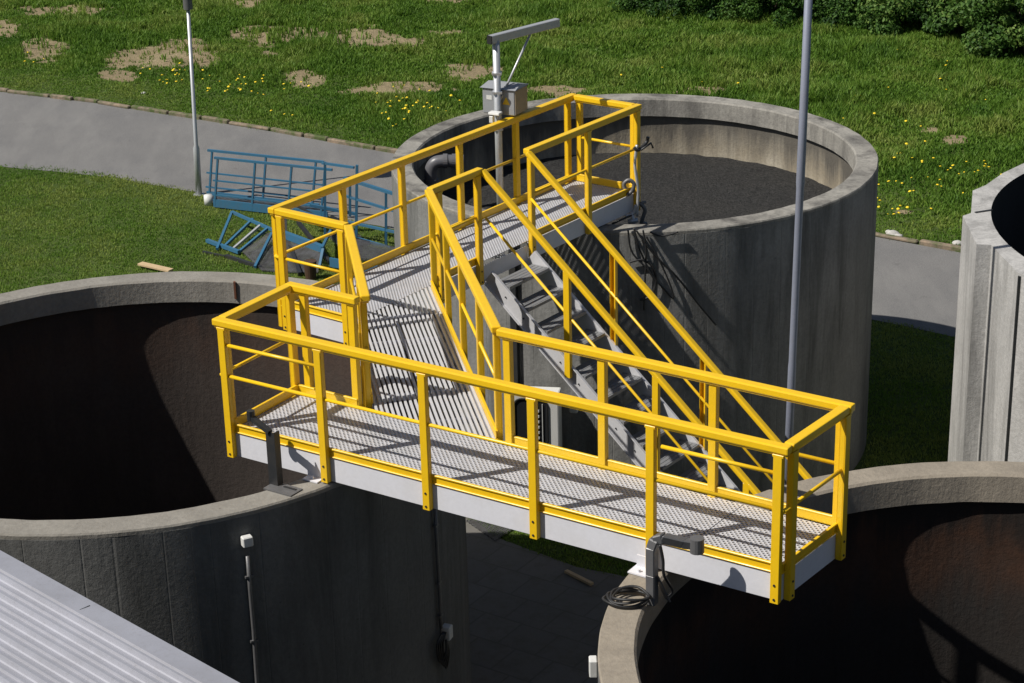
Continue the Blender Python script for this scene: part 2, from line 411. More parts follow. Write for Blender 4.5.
o = obj('pavement', bm, M['slab']); o['kind'] = 'structure'

# ------------------------------------------------------------------ tanks
TA, TB, TC = (-3.718, 17.988), (1.640, 25.327), (3.789, 12.516)
def tank(c, R, inner, floorz, label, rim, seed, lip=.29, outm='conc_out'):
    t = empty('storage_tank', (c[0], c[1], ZG), label, 'tank', 'round concrete tanks')
    bm = B(); zr = ZT-.26
    lathe(bm, c, [(R-.10, ZT-.05), (R-.001, ZT-.05), (R, ZT-.0515), (R, ZT-.053), (R, ZT-.3), (R, ZT-.9), (R, ZT-2), (R, ZG)], 240, .0015, seed)
    obj('wall', bm, M[outm], t, True)
    bm = B(); lathe(bm, c, [(R-.232, zr-.001), (R-.232, floorz)], 240)
    obj('inner_lining', bm, inner, t, True)
    bm = B(); lathe(bm, c, [(0, floorz), (R-.2, floorz)], 96); obj('floor', bm, inner, t)
    bm = B(); n = 360
    lathe(bm, c, [(R-lip, zr+.002), (R-lip, ZT-.02), (R-lip+.02, ZT), (R-.012, ZT), (R-.001, ZT-.015), (R-.001, ZT-.048), (R-.11, ZT-.048), (R-.12, zr+.002), (R-lip, zr+.002)], n, .006, seed+3)
    r = obj('rim', bm, rim, t, False)
    for p in r.data.polygons: p.use_smooth = False
    return t
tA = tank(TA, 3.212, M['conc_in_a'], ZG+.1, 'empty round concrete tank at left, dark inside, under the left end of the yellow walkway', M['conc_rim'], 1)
tB = tank(TB, 3.155, M['conc_in_b'], ZT-1.6, 'round concrete tank filled with dark sludge, behind the staircase', M['conc_rim_b'], 2, outm='conc_out_b')
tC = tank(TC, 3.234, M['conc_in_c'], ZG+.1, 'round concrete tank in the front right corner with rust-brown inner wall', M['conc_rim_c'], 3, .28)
# sludge: crusty surface with a heaped lighter edge near the walkway
n = 170; rr = np.linspace(0, 1, 90); th = np.linspace(0, 2*pi, 300, endpoint=False)
rg, tg = np.meshgrid(rr*2.92, th, indexing='ij')
sx_, sy_ = TB[0]+rg*np.cos(tg), TB[1]+rg*np.sin(tg)
hz = (fbm(sx_, sy_, 7, 11, 3)-.5)*.035 + (fbm(sx_, sy_, 1.2, 15)-.5)*.02
hp = np.exp(-(((sx_-.35)/.6)**2+((sy_-25.1)/.8)**2)); hz = hz+hp*(.12+.22*fbm(sx_, sy_, 6, 31))
co = np.stack([sx_, sy_, ZT-.82+hz], -1).reshape(-1, 3); ii = np.arange(co.shape[0]).reshape(90, 300)
jj = np.roll(ii, -1, axis=1)
fc = np.stack([ii[:-1], ii[1:], jj[1:], jj[:-1]], -1).reshape(-1, 4)
o = npmesh('sludge', co, fc, M['sludge'], None, True)
tag(o, 'dark grey crusted sludge filling the rear round tank', 'sludge', kind='stuff')

# far right tank of precast panels
PR = [(1024, 163), (1003, 173), (985.8, 185), (972.7, 190.6), (971, 213.0), (962.8, 215.8), (976.6, 244.3), (991.3, 244.8), (1017.6, 272.9), (1026, 276)]
outer = [at(u, v, ZT) for u, v in PR]; outer = [V((p.x, p.y)) for p in outer]
inn = [at(u, v, ZT) for u, v in ((996.8, 191.7), (992.4, 202.7), (995.7, 222.4), (1007.8, 244.3), (1024, 257.5), (1024, 174))]
# least-squares circle for the inner edge
A_ = np.array([[2*p.x, 2*p.y, 1] for p in inn]); b_ = np.array([p.x**2+p.y**2 for p in inn]); sol = np.linalg.lstsq(A_, b_, rcond=None)[0]
cx, cy = sol[0], sol[1]; ri = sqrt(max(sol[2]+cx*cx+cy*cy, 1))
TD = (cx, cy)
t = empty('storage_tank', (cx, cy, ZG), 'pale precast panel tank at the right edge with vertical ribs', 'tank')
a0 = atan2(outer[-1].y-cy, outer[-1].x-cx); a1 = atan2(outer[0].y-cy, outer[0].x-cx)
ro = (V((outer[0].x-cx, outer[0].y-cy))).length; ro1 = (V((outer[-1].x-cx, outer[-1].y-cy))).length
poly = list(outer)
if a1 < a0: a1 += 2*pi
# go on counter-clockwise from the last traced corner round the hidden side, panel by panel
span = (a1-a0) % (2*pi); N = 11
for k in range(1, N):
    a = a0+span*k/N; r_ = (ro1+(ro-ro1)*k/N)
    r_ = ri+.24
    poly.append(V((cx+cos(a)*(r_+.0), cy+sin(a)*(r_+.0))))
    poly.append(V((cx+cos(a+.03)*(r_+.0), cy+sin(a+.03)*(r_+.0)))) if k % 2 else None
bm = B(); m_ = 128
ct = [bm.verts.new((cx+cos(2*pi*k/m_)*ri, cy+sin(2*pi*k/m_)*ri, ZT)) for k in range(m_)]
cb = [bm.verts.new((cx+cos(2*pi*k/m_)*ri, cy+sin(2*pi*k/m_)*ri, ZG+.1)) for k in range(m_)]
ot = [bm.verts.new((p.x, p.y, ZT)) for p in poly]; ob = [bm.verts.new((p.x, p.y, ZG)) for p in poly]
for v in cb: bm.verts.remove(v)
for k in range(m_): bm.edges.new((ct[k], ct[(k+1) % m_]))
for k in range(len(poly)): bm.faces.new((ot[k], ot[(k+1) % len(poly)], ob[(k+1) % len(poly)], ob[k]))
e = [bm.edges.get((ct[k], ct[(k+1) % m_])) for k in range(m_)] + [bm.edges.get((ot[k], ot[(k+1) % len(poly)])) for k in range(len(poly))]
bmesh.ops.triangle_fill(bm, edges=e, use_beauty=True)
obj('wall', bm, M['conc_panel'], t)
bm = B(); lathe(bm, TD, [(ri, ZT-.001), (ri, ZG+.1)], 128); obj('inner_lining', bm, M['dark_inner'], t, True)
bm = B(); lathe(bm, TD, [(0, ZG+.1), (ri+.05, ZG+.1)], 64); obj('floor', bm, M['conc_in_c'], t)
bm = B()
jx = at(1019.5, 273.5, ZT)
box(bm, (jx.x, jx.y-.012, (ZT+ZG)/2-.01), X, Y, Z, .03, .03, ZT-ZG-.03); obj('joint', bm, M['darksteel'], t)
bm = B(); 
beam(bm, v2(outer[4], ZT+.004)+V((.05, .0, 0)), at(992, 210, ZT+.004), .035, .012); obj('joint', bm, M['darksteel'], t)

# ------------------------------------------------------------------ yellow access platform
a1_, a2_ = R_(-33.803), R_(52.885)
U1 = V((cos(a1_), sin(a1_), 0)); V1 = V((-U1.y, U1.x, 0)); U2 = V((cos(a2_), sin(a2_), 0)); V2 = V((-U2.y, U2.x, 0))
pA, pB, pC, pD = at(211, 318, 1.1), at(788, 448, 1.1), at(856, 402, 1.1), at(290, 280, 1.1)
for p in (pA, pB, pC, pD): p.z = 0
dDC = (pC-pD).normalized()
pE = pD+dDC*.7957; pF = pD+dDC*2.29
pM = V((-1.6129, 18.7216, 0)); W2 = 1.0155; L2 = 5.3155
pG = pM+V2*W2; pH = pG+U2*L2; pI = pM+U2*L2; pL = pM+U2*1.39; pK = pM+U2*2.254; pJ = pM+U2*3.072
cent1 = (pA+pB+pC+pD)/4; cent2 = (pG+pH+pI+pM)/4; cent3 = (pE+pF+pL+pM)/4
plat = empty('access_platform', cent1+V((0, 0, ZT)), 'yellow railed access walkway with grey grating deck bridging the round tanks', 'walkway')
RH = 1.1
def side(p0, p1, inside, posts, mids=((0, 1, .57),), toe=True, fas=True, zb=-.2, ends=(0, 0), ti=.062):
    d = (p1-p0); L = d.length; d /= L
    n = Z.cross(d); n = n if n.dot(inside-p0) > 0 else -n
    bm = B()
    c0 = p0+n*.043+Z*(RH-.038); beam(bm, c0+d*ends[0], c0+d*(L-ends[1]), .086, .062, n)
    beam(bm, c0+d*(ends[0]+.01)-Z*.04, c0+d*(L-ends[1]-.01)-Z*.04, .062, .022, n)
    rail = obj('guard_rail', bm, M['yellow'], plat, bevel=.014, seg=2)
    for s in posts:
        bm = B(); q = p0+d*s+n*.0; t_ = .009; h0, h1 = zb, RH-.075; W = .071; D = .052
        box(bm, q+n*(t_/2)+Z*((h0+h1)/2), d, n, Z, W, t_, h1-h0)
        for sg in (-1, 1):
            box(bm, q+n*(t_+(D-t_)/2)+d*(sg*(W-t_)/2)+Z*((h0+h1)/2), d, n, Z, t_, D-t_, h1-h0)
        box(bm, q+n*(D+.003)+Z*((h0+h1)/2), d, n, Z, W-.002, .006, h1-h0-.01)
    # top gusset that spreads under the rail
        box(bm, q+n*.03+Z*(h1-.012), d, n, Z, W+.02, .058, .022)
        po = obj('post', bm, M['yellow'], rail, bevel=.004)
        bm = B()
        for zz in (zb+.035, zb+.155):
            tube(bm, [q-n*.006+Z*zz, q+n*.012+Z*zz], .010, 8)
        pieces('bolt', bm, M['darksteel'], rail)
    for s0, s1, z in mids:
        bm = B(); tube(bm, [p0+d*(max(s0*L if s0 <= 1 and s1 <= 1 else s0, .03))+n*.034+Z*z, p0+d*(min(s1*L if s0 <= 1 and s1 <= 1 else s1, L-.03))+n*.034+Z*z], .0165, 10)
        obj('mid_rail', bm, M['yellow'], rail, True)
    if toe:
        bm = B(); q0, q1 = p0+n*ti+d*.05, p1+n*ti-d*.05
        beam(bm, q0+Z*.07, q1+Z*.07, .010, .082, n)
        beam(bm, q0+Z*.108-n*.005, q1+Z*.108-n*.005, .026, .016, n); beam(bm, q0+Z*.036-n*.006, q1+Z*.036-n*.006, .022, .012, n)
        obj('toe_board', bm, M['yellow'], rail, bevel=.003)
    if fas:
        bm = B(); q0, q1 = p0+n*.064+d*.055, p1+n*.064-d*.055
        beam(bm, q0-Z*.092, q1-Z*.092, .012, .218, n)
        beam(bm, q0-Z*.010+n*.03, q1-Z*.010+n*.03, .05, .01, n); beam(bm, q0-Z*.197+n*.03, q1-Z*.194+n*.03, .05, .008, n)
        obj('edge_beam', bm, M['fascia'], plat, bevel=.003)
    return rail
LAB = (pB-pA).length; LBC = (pC-pB).length; LDC = (pC-pD).length; LAD = (pD-pA).length
side(pA, pB, cent1, [.09, 1.13, 2.19, 3.235, 4.295, LAB-.08], ((0, 1, .57), (.1, 1.14, .86), (4.38, LAB-.1, .86)))
side(pB, pC, cent1, [.13, LBC-.10], ends=(.09, .09))
side(pF, pC, cent1, [.08, 1.01, 2.04, (pC-pF).length-.10], ti=.03)
side(pD, pE, cent1, [.17, .72])
side(pA, pD, cent1, [.13, LAD-.06], ends=(.09, .09))
side(pE, pM, cent3, [.09, .5, (pM-pE).length-.12], ((0, 1, .57),), toe=True)
LLF = (pF-pL).length
side(pL, pF, cent3, [.05, LLF*.26, LLF*.5, LLF*.75, LLF-.10])
side(pG, pH, cent2, [.08, 1.10, 2.07, 3.09, 4.15, L2-.12])
side(pG, pM, cent2, [.14, W2-.06], ends=(.09, 0))
side(pH, pI, cent2, [.14, W2-.10], ends=(.09, .09))
side(pL, pK, cent2, [.12, .78])
side(pJ, pI, cent2, [.06, 1.16, (pI-pJ).length-.07])
# edge beam under the stair opening
bm = B(); n = V2; q0, q1 = pK+n*.064, pJ+n*.064
beam(bm, q0-Z*.11, q1-Z*.11, .012, .18, n); obj('edge_beam', bm, M['fascia'], plat)
def inset(poly, ds):
    out = []; N = len(poly); c = sum(poly, V((0, 0, 0)))/N
    lines = []
    for i in range(N):
        p, q = poly[i], poly[(i+1) % N]; d = (q-p).normalized(); n = Z.cross(d)
        if n.dot(c-p) < 0: n = -n
        lines.append((p+n*ds[i], d))
    for i in range(N):
        p, d = lines[i-1]; q, e_ = lines[i]; den = d.x*e_.y-d.y*e_.x
        t_ = ((q.x-p.x)*e_.y-(q.y-p.y)*e_.x)/den; out.append(p+d*t_)
    return out
def deck(poly, mat, label, split_d=None, cuts=()):
    bm = B(); prism(bm, poly, .020, .026); o = obj('deck', bm, mat, plat); o['label'] = label; return o
# front deck: two plank lengths with a seam
Md1 = perforated('perforated_deck', .0235, .42, a1_); Md2 = perforated('fine_perforated_deck', .0205, .46, a2_)
pi_ = inset([pA, pB, pC, pD], [.072, .072, .044, .072])
f1 = .845; sA = pi_[0].lerp(pi_[1], f1); sD = pi_[3].lerp(pi_[2], f1)
g_ = U1*.004
deck([pi_[0], sA-g_, sD-g_, pi_[3]], Md1, 'long perforated grey deck plank of the front walkway')
deck([sA+g_, pi_[1], pi_[2], sD+g_], Md1, 'short perforated deck plank at the right end of the front walkway')
deck(inset([pM, pI, pH, pG], [.074]*4), Md2, 'perforated deck of the rear walkway over the sludge tank')
# ribbed connector deck
dc = (pL-pF).normalized(); nc = Z.cross(dc); nc = nc if nc.dot(pE-pF) > 0 else -nc
bm = B(); wid = (pM-pF).dot(nc); wid2 = (pE-pF).dot(nc)
def hit(p, d, q, e_):
    den = d.x*e_.y-d.y*e_.x; return p+d*(((q.x-p.x)*e_.y-(q.y-p.y)*e_.x)/den)
nDC = Z.cross(dDC); nDC = nDC if nDC.dot(cent1-pD) > 0 else -nDC
s_ = .075; wmax = max(wid, wid2)-.06
while s_ < wmax:
    q = pF+nc*s_
    a = hit(q, dc, pF+nDC*.04, dDC); b = hit(q, dc, pM+V2*.07, U2)
    beam(bm, a+Z*.010, b+Z*.010, .0235, .03); s_ += .046
o = obj('deck', bm, M['stringer'], plat, bevel=.002); o['label'] = 'ribbed grey deck of the connecting walkway'
bm = B()
for k in range(1, 6):
    q = pF.lerp(pL, k/6); beam(bm, q+nc*.08-Z*.04, q+nc*(wmax)-Z*.04, .05, .05)
pieces('deck_bearer', bm, M['fascia'], plat)
bm = B()
for k in range(1, 6):
    q = pi_[0].lerp(pi_[1], k/6); q2 = pi_[3].lerp(pi_[2], k/6); beam(bm, q-Z*.03, q2-Z*.03, .05, .08)
pj = inset([pM, pI, pH, pG], [.074]*4)
for k in range(1, 6):
    q = pj[0].lerp(pj[1], k/6); q2 = pj[3].lerp(pj[2], k/6); beam(bm, q-Z*.03, q2-Z*.03, .05, .08)
pieces('deck_bearer', bm, M['fascia'], plat)
# foot plates that sit on the rims
for (u, v) in ((315, 478), (641, 571)):
    q = at(u, v, ZT+.01); bm = B()
    box(bm, q+Z*0, U1, V1, Z, .16, .14, .012); box(bm, q+V1*.05+Z*.05, U1, V1, Z, .13, .01, .11)
    tube(bm, [q-V1*.03, q-V1*.03+Z*.03], .012, 8)
    pieces('foot_plate', bm, M['fascia'], plat)
bm = B()
for q in (pI.lerp(pH, .2)-U2*1.0, pI.lerp(pH, .8)-U2*1.0):
    pass
q = pM+U2*2.0+V2*.5
for qq in (pM+U2*1.75+V2*.15, pM+U2*2.3+V2*.9):
    box(bm, qq+Z*(-.2075), U2, V2, Z, .3, .14, .013)
pieces('foot_plate', bm, M['fascia'], plat)

# ------------------------------------------------------------------ staircase
PH = R_(40.08); D = -V2; drop = -ZG
stair = empty('staircase', (pK+pJ)/2+D*(drop/tan(PH))+Z*ZG, 'grey steel staircase with yellow handrails going down from the rear walkway', 'stairs')
SLP = (D*cos(PH)-Z*sin(PH)); NRM = (D*sin(PH)+Z*cos(PH)); LS = drop/sin(PH)
for s_, sg in ((2.285, 1), (3.045, -1)):
    base = pM+U2*s_-Z*.13
    bm = B(); c0, c1 = base+D*.0, base+SLP*(LS-.15)
    box(bm, (c0+c1)/2, SLP, U2, NRM, (c1-c0).length, .012, .19)
    for sd in (-1, 1): box(bm, (c0+c1)/2+NRM*(sd*.092)-U2*(sg*.018), SLP, U2, NRM, (c1-c0).length, .035, .010)
    k = .3
    st = obj('stringer', bm, M['stringer'], stair, bevel=.002)
    bm = B()
    while k < LS-.2:
        q = base+SLP*k-U2*(sg*.007); tube(bm, [q, q-U2*(sg*.012)], .008, 8); k += .31
    pieces('bolt', bm, M['darksteel'], st)
NS = 20
for i in range(1, NS):
    z = -i*drop/NS; d0 = (i-.5)*drop/NS/tan(PH)
    bm = B(); c = pM+U2*2.665+D*(d0+.02)+Z*z; W = .735
    for j in range(4): box(bm, c+D*((j-1.5)*.054)-Z*.012, D, U2, Z, .047, W, .022)
    box(bm, c+D*.122-Z*.016, D, U2, Z, .018, W, .034)
    for sg in (-1, 1): box(bm, c+U2*(sg*(W/2-.01))-Z*.02, D, U2, Z, .24, .012, .04)
    tr = obj('tread', bm, M['tread'], stair)
for s_, sg, posts in ((2.254, 1, (1.09, 2.2, 3.3, 4.4)), (3.072, -1, (1.11, 2.26, 3.35, 4.5))):
    q0 = pM+U2*s_+V2*.0+Z*(RH-.038)+D*(-.02); LR = (drop-.9)/sin(PH)+.9
    bm = B(); c0 = q0+U2*(sg*.0); box(bm, c0+SLP*(LR/2), SLP, U2, NRM, LR, .075, .055)
    hr = obj('handrail', bm, M['yellow'], stair, bevel=.014, seg=2)
    for p in posts:
        top = q0+D*p-Z*(p*tan(PH)); bot = top-Z*1.2
        if bot.z < ZG: bot.z = ZG+.01
        bm = B(); cc = (top+bot)/2-U2*(sg*.002)
        hh = top.z-bot.z
        box(bm, cc-U2*(sg*.03), D, U2, Z, .075, .010, hh)
        for e_ in (-1, 1): box(bm, cc+D*(e_*.0335)-U2*(sg*.005), D, U2, Z, .008, .040, hh)
        obj('post', bm, M['yellow'], hr, bevel=.003)
    bm = B(); a = q0-Z*.5; tube(bm, [a+D*.03-Z*(.03*tan(PH)), a+SLP*(LR-.3)], .0155, 10); obj('mid_rail', bm, M['yellow'], hr, True)

# ------------------------------------------------------------------ street lamps
def lamp(base, label, joints, top, lean=(0, 0), cat='street lamp', mat='galv'):
    t = empty('street_lamp', base, label, cat, 'tubular street lamps')
    f = lambda h: base+Z*h+V((lean[0]*h/top, lean[1]*h/top, 0))
    bm = B(); pts = []; rs = []; r = joints[0][1]; pts.append(f(0)); rs.append(r)
    for h, r2 in joints[1:]:
        pts += [f(h), f(h+.06)]; rs += [r, r2]; r = r2
    pts.append(f(top)); rs.append(r*.85)
    tube(bm, pts, rs, 20); obj('pole', bm, M[mat], t, True)
    bm = B(); lathe(bm, (base.x, base.y), [(0, base.z+.02), (joints[0][1]+.05, base.z+.02), (joints[0][1]+.05, base.z), ], 24); obj('base_flange', bm, M['galv'], t)
    c = f(top)
    bm = B(); lathe(bm, (c.x, c.y), [(.0, c.z-.06), (.085, c.z-.06), (.085, c.z+.18), (.11, c.z+.2), (.11, c.z+.24), (0, c.z+.24)], 28); obj('lamp_neck', bm, M['worn_steel'], t, False)
    bm = B(); lathe(bm, (c.x, c.y), [(0, c.z+.24), (.14, c.z+.24), (.2, c.z+.42), (.18, c.z+.5), (0, c.z+.52)], 32); obj('lamp_glass', bm, M['white'], t, True)
    bm = B(); lathe(bm, (c.x, c.y), [(0, c.z+.522), (.34, c.z+.50), (.36, c.z+.53), (.2, c.z+.6), (0, c.z+.64)], 40); obj('lamp_hood', bm, M['worn_steel'], t, True)
    return t
lb = at(199, 195, ZG); lamp(lb, 'slim grey street lamp on the grass edge beside the blue gangways', [(0, .06), (.92, .038)], 3.62, (.09, 0))
pb = V((3.035, 20.5, ZG)); lamp(pb, 'tall grey lamp pole rising in front of the sludge tank, right of the stairs', [(0, .045), (2.85, .041), (4.9, .046)], 8.6, (.12, 0), mat='poleblue')

# ------------------------------------------------------------------ davit crane on the rear walkway
sD_ = pG+U2*3.95+V2*.07
q = V((sD_.x, sD_.y, -.35)); zt_ = at_y(495, 40, sD_.y).z
dav = empty('davit_crane', q, 'grey davit crane with slanting arm fixed to the left rail of the rear walkway', 'crane')
bm = B(); tube(bm, [q, V((q.x, q.y, zt_))], .042, 16); obj('mast', bm, M['galv'], dav, True)
tip = at(558, 24, zt_+.03); top_ = V((q.x, q.y, zt_)); ad = (tip-top_).normalized()
bm = B(); beam(bm, top_-ad*.09+Z*.02, tip+Z*.02, .08, .095); obj('arm', bm, M['galv'], dav, bevel=.006)
bm = B(); box(bm, top_-ad*.095+Z*.02, ad, Z.cross(ad), Z, .01, .082, .097); obj('end_cap', bm, M['rubber'], dav)
bm = B(); tube(bm, [V((q.x, q.y, zt_-.72))+ad*.03, top_+ad*((tip-top_).length*.55)-Z*.03], .014, 10); obj('brace', bm, M['galv'], dav, True)
# control box: tan side plate, grey front, sloping lid
ang = R_(28); bx_, by_ = V((cos(ang), -sin(ang), 0)), V((sin(ang), cos(ang), 0)); bc = V((q.x, q.y, 0))-bx_*.02+by_*.22
zb0 = at_y(493, 116, q.y).z; 
bm = B(); box(bm, bc+Z*(zb0+.15), bx_, by_, Z, .42, .32, .30)
cb_ = obj('control_box', bm, M['box_grey'], dav, bevel=.01)
bm = B()
for a, b_, zz, z2 in ((-.24, -.19, .345, .40),):
    vs = [bm.verts.new(bc+bx_*x+by_*y+Z*(zb0+z)) for x, y, z in ((-.23, -.18, .303), (.23, -.18, .303), (.23, .18, .303), (-.23, .18, .303), (-.21, -.0, .345), (.21, -.0, .345))]
    for f in ((0, 3, 2, 1), (0, 1, 5, 4), (2, 3, 4, 5), (0, 4, 3), (1, 2, 5)): bm.faces.new([vs[i] for i in f])
obj('lid', bm, M['box_grey'], cb_)
bm = B(); box(bm, bc+bx_*.212+Z*(zb0+.15), bx_, by_, Z, .006, .30, .28); obj('side_panel', bm, M['tan'], cb_)
bm = B()
vs = [bm.verts.new(bc-by_*.1632+bx_*(.10+x)+Z*(zb0+.17+z)) for x, z in ((-.05, -.045), (.05, -.045), (0, .045))]; bm.faces.new(vs)
obj('warning_triangle', bm, M['yellow'], cb_)
bm = B(); box(bm, bc-by_*.1625-bx_*.12+Z*(zb0+.19), bx_, by_, Z, .07, .003, .05); obj('name_plate', bm, M['white'], cb_)
bm = B(); c = V((q.x, q.y, zb0+.06))-Y*.1-X*.03; box(bm, c, bx_, by_, (Z*.9+Y*.3).normalized(), .14, .09, .03); box(bm, c-Z*.07-X*.04, bx_, by_, Z, .05, .05, .08)
pieces('winch', bm, M['white'], dav, bevel=.005)
bm = B()
for zz in (.28, -.15, .5): box(bm, V((q.x, q.y, zb0+zz)), X, Y, Z, .11, .1, .025)
pieces('clamp', bm, M['galv'], dav)

# pipe elbow poking through the left wall of the sludge tank
pe = [at_y(431, 181, 25.6), at_y(431, 170, 25.6), at_y(435, 163, 25.6), at_y(443, 161, 25.6), at_y(452, 161, 25.6), at_y(464, 161, 25.6)]
bm = B(); tube(bm, curve_pts(pe, 8), .085, 20)
el = obj('pipe_elbow', bm, M['pipe'], None, True); tag(el, 'grey plastic pipe elbow just inside the left rim of the sludge tank', 'pipe')
bm = B(); 
for i, (a, b_) in enumerate(((pe[4], pe[5]), (pe[3], pe[4]))):
    d = (b_-a).normalized(); tube(bm, [a, a+d*.06], .098, 20)
d = (pe[0]-pe[1]).normalized(); tube(bm, [pe[0]-d*.03, pe[0]+d*.02], .098, 20)
for r_ in pieces('collar', bm, M['pipe'], None): r_.parent = el
for v in el.data.vertices: pass

# valve and hoist gear at the end corner of the rear walkway
gear = empty('valve_gear', pI+Z*-.2, 'cluster of grey levers and hooks at the far corner post of the rear walkway', 'valve gear')
def yv(u, v, dy=0): return at_y(u, v, pI.y-.16+dy)
bm = B(); tube(bm, curve_pts([yv(637, 145), yv(635, 165), yv(638, 190), yv(637, 216)], 6), .018, 10); obj('rod', bm, M['galv'], gear, True)
bm = B(); tube(bm, curve_pts([yv(648, 137, .1), yv(646, 143, .1), yv(638, 150), yv(634, 147)], 6), .022, 10); tube(bm, [yv(653, 148, .1), yv(651, 143, .1), yv(641, 150)], .012, 8); obj('lever', bm, M['darksteel'], gear, True)
bm = B(); tube(bm, curve_pts([yv(626, 190), yv(624, 184), yv(629, 180), yv(634, 184), yv(632, 191), yv(627, 195)], 6), .024, 10); obj('hook', bm, M['worn_steel'], gear, True)
bm = B(); tube(bm, curve_pts([yv(624, 192), yv(623, 200), yv(618, 208)], 6), .016, 8); obj('hook', bm, M['worn_steel'], gear, True)
bm = B(); tube(bm, curve_pts([yv(636, 205), yv(633, 214), yv(625, 216)], 6), .022, 10); tube(bm, [yv(632, 212), yv(634, 224), yv(633, 234)], .022, 10); tube(bm, [yv(628, 222), yv(638, 220)], .03, 10); obj('clamp_arm', bm, M['galv'], gear, True)
bm = B(); tube(bm, curve_pts([yv(640, 203, .1), yv(645, 210, .1), yv(642, 221, .1), yv(643, 232, .1)], 6), .024, 10); tube(bm, [yv(637, 204, .1), yv(646, 202, .1)], .018, 8); tube(bm, [yv(640, 222, .1), yv(647, 224, .1)], .022, 8); obj('clamp_arm', bm, M['worn_steel'], gear, True)
bm = B(); tube(bm, [yv(612, 224, -.1), yv(634, 214)], .012, 8); tube(bm, [yv(610, 231, -.1), yv(652, 226, .1)], .012, 8); obj('rod', bm, M['darksteel'], gear, True)
# cables hanging in loops down the tank wall
def onwall(u, v, c, R, off=.04):
    d = F_ + CR*((u-512)/FPX) - CU*((v-341.5)/FPX); o_ = V((0, 0, CH))
    R2 = R+off; a = d.x**2+d.y**2; b = 2*(d.x*(-c[0])+d.y*(-c[1])); cc = c[0]**2+c[1]**2-R2*R2
    t = (-b-sqrt(max(b*b-4*a*cc, 0)))/(2*a); return o_+d*t
cabs = [[(634, 228), (640, 250), (652, 275), (665, 290), (673, 298), (672, 290), (664, 270), (654, 250), (646, 236)],
        [(628, 230), (632, 252), (648, 270), (655, 284), (650, 296)], [(643, 230), (646, 250), (645, 280), (644, 310)],
        [(630, 262), (642, 260), (652, 266), (656, 280), (652, 295), (640, 300)], [(636, 230), (652, 252), (676, 276), (700, 306), (716, 325)],
        [(650, 232), (662, 236), (678, 232)]]
for k, c in enumerate(cabs):
    bm = B(); tube(bm, curve_pts([onwall(u, v, TB, 3.155) for u, v in c], 8), .011 if k != 3 else .014, 8)
    o = obj('cable', bm, M['rubber'], None, True)
    tag(o, ['long looped black cable on the sludge tank wall below the corner post', 'short cable curving down at the left of the cable loops on the sludge tank', 'straight cable hanging beside the loops on the sludge tank wall',
            'thick small cable loop hanging under the far corner post', 'cable slanting down to the right across the sludge tank wall', 'cable end lying along the sludge tank rim'][k], 'cable', 'cables on the sludge tank wall')

# ------------------------------------------------------------------ brackets and bits on the near tanks
t = empty('bracket', at(275, 484, ZT), 'black steel bracket standing on the left tank rim and reaching over the walkway edge', 'bracket')
def yb(u, v, Y_=15.25): return at_y(u, v, Y_)
rb = at(274, 485, ZT+.01)
bm = B(); up_ = at_y(277, 432, rb.y); 
q0 = V((rb.x, rb.y, ZT)); hgt = up_.z-ZT
box(bm, q0+Z*(hgt/2), U1, V1, Z, .095, .012, hgt); box(bm, q0+U1*.042+V1*.03+Z*(hgt/2), U1, V1, Z, .012, .07, hgt); box(bm, q0-U1*.042+V1*.03+Z*(hgt/2), U1, V1, Z, .012, .07, hgt)
obj('upright', bm, M['darksteel'], t)
bm = B(); e0 = q0+Z*hgt; e1 = at_y(251, 417, rb.y+.15); beam(bm, e0-U1*.0, e1, .05, .035); tube(bm, [e1-Z*.03, e1+Z*.06], .035, 10); obj('arm', bm, M['darksteel'], t)
bm = B(); box(bm, at(283, 489, ZT+.008), U1, V1, Z, .30, .16, .012); obj('base_plate', bm, M['worn_steel'], t)
bm = B(); box(bm, at(290, 488, ZT+.018), U1, V1, Z, .13, .02, .006); obj('slot', bm, M['rubber'], t)

t = empty('bracket', at(652, 590, ZT), 'dark steel arm with roller head bent over the walkway edge at the front right tank', 'bracket')
rb = at(652, 600, ZT+.0)
def yc(u, v, dy=0): return at_y(u, v, rb.y+dy)
bm = B(); pts = [yc(652, 604), yc(652, 575), yc(652, 548), yc(655, 540), yc(663, 538), yc(684, 543), yc(697, 545)]
for a, b_ in zip(pts, pts[1:]): beam(bm, a, b_+(b_-a).normalized()*.01, .075, .075, V1)
obj('arm', bm, M['worn_steel'], t, bevel=.008)
bm = B(); tube(bm, [yc(697, 538, -.02), yc(697, 552, -.02)], .055, 16); obj('roller', bm, M['worn_steel'], t, False)
bm = B(); tube(bm, curve_pts([yc(660, 545, -.06), yc(663, 560, -.06), yc(664, 575, -.06), yc(672, 590, .0), yc(668, 596, 0)], 8), .012, 8); obj('hose', bm, M['rubber'], t, True)
bm = B(); 
beam(bm, yc(656, 575), yc(668, 600, .05), .07, .012); obj('strut', bm, M['worn_steel'], t)
bm = B()
for k in range(4):
    c = at(626+k*1.5, 599-k*1.5, ZT+.02+k*.02); pts = []
    for j in range(33):
        a = 2*pi*j/32; pts.append(c+V((cos(a)*(.17-.012*k+.01*sin(3*a+k)), sin(a)*(.13-.008*k), .012*sin(2*a+k*1.7))))
    tube(bm, pts, .011, 8, False)
tube(bm, curve_pts([at(640, 592, ZT+.05), at(648, 594, ZT+.03), at(652, 601, ZT-.02), onwall(655, 640, TC, 3.0, 0)*0+at(653, 606, ZT-.2)], 8), .011, 8)
o = obj('cable_coil', bm, M['rubber'], None, True); tag(o, 'coil of black cable lying on the rim of the front right tank', 'cable coil')

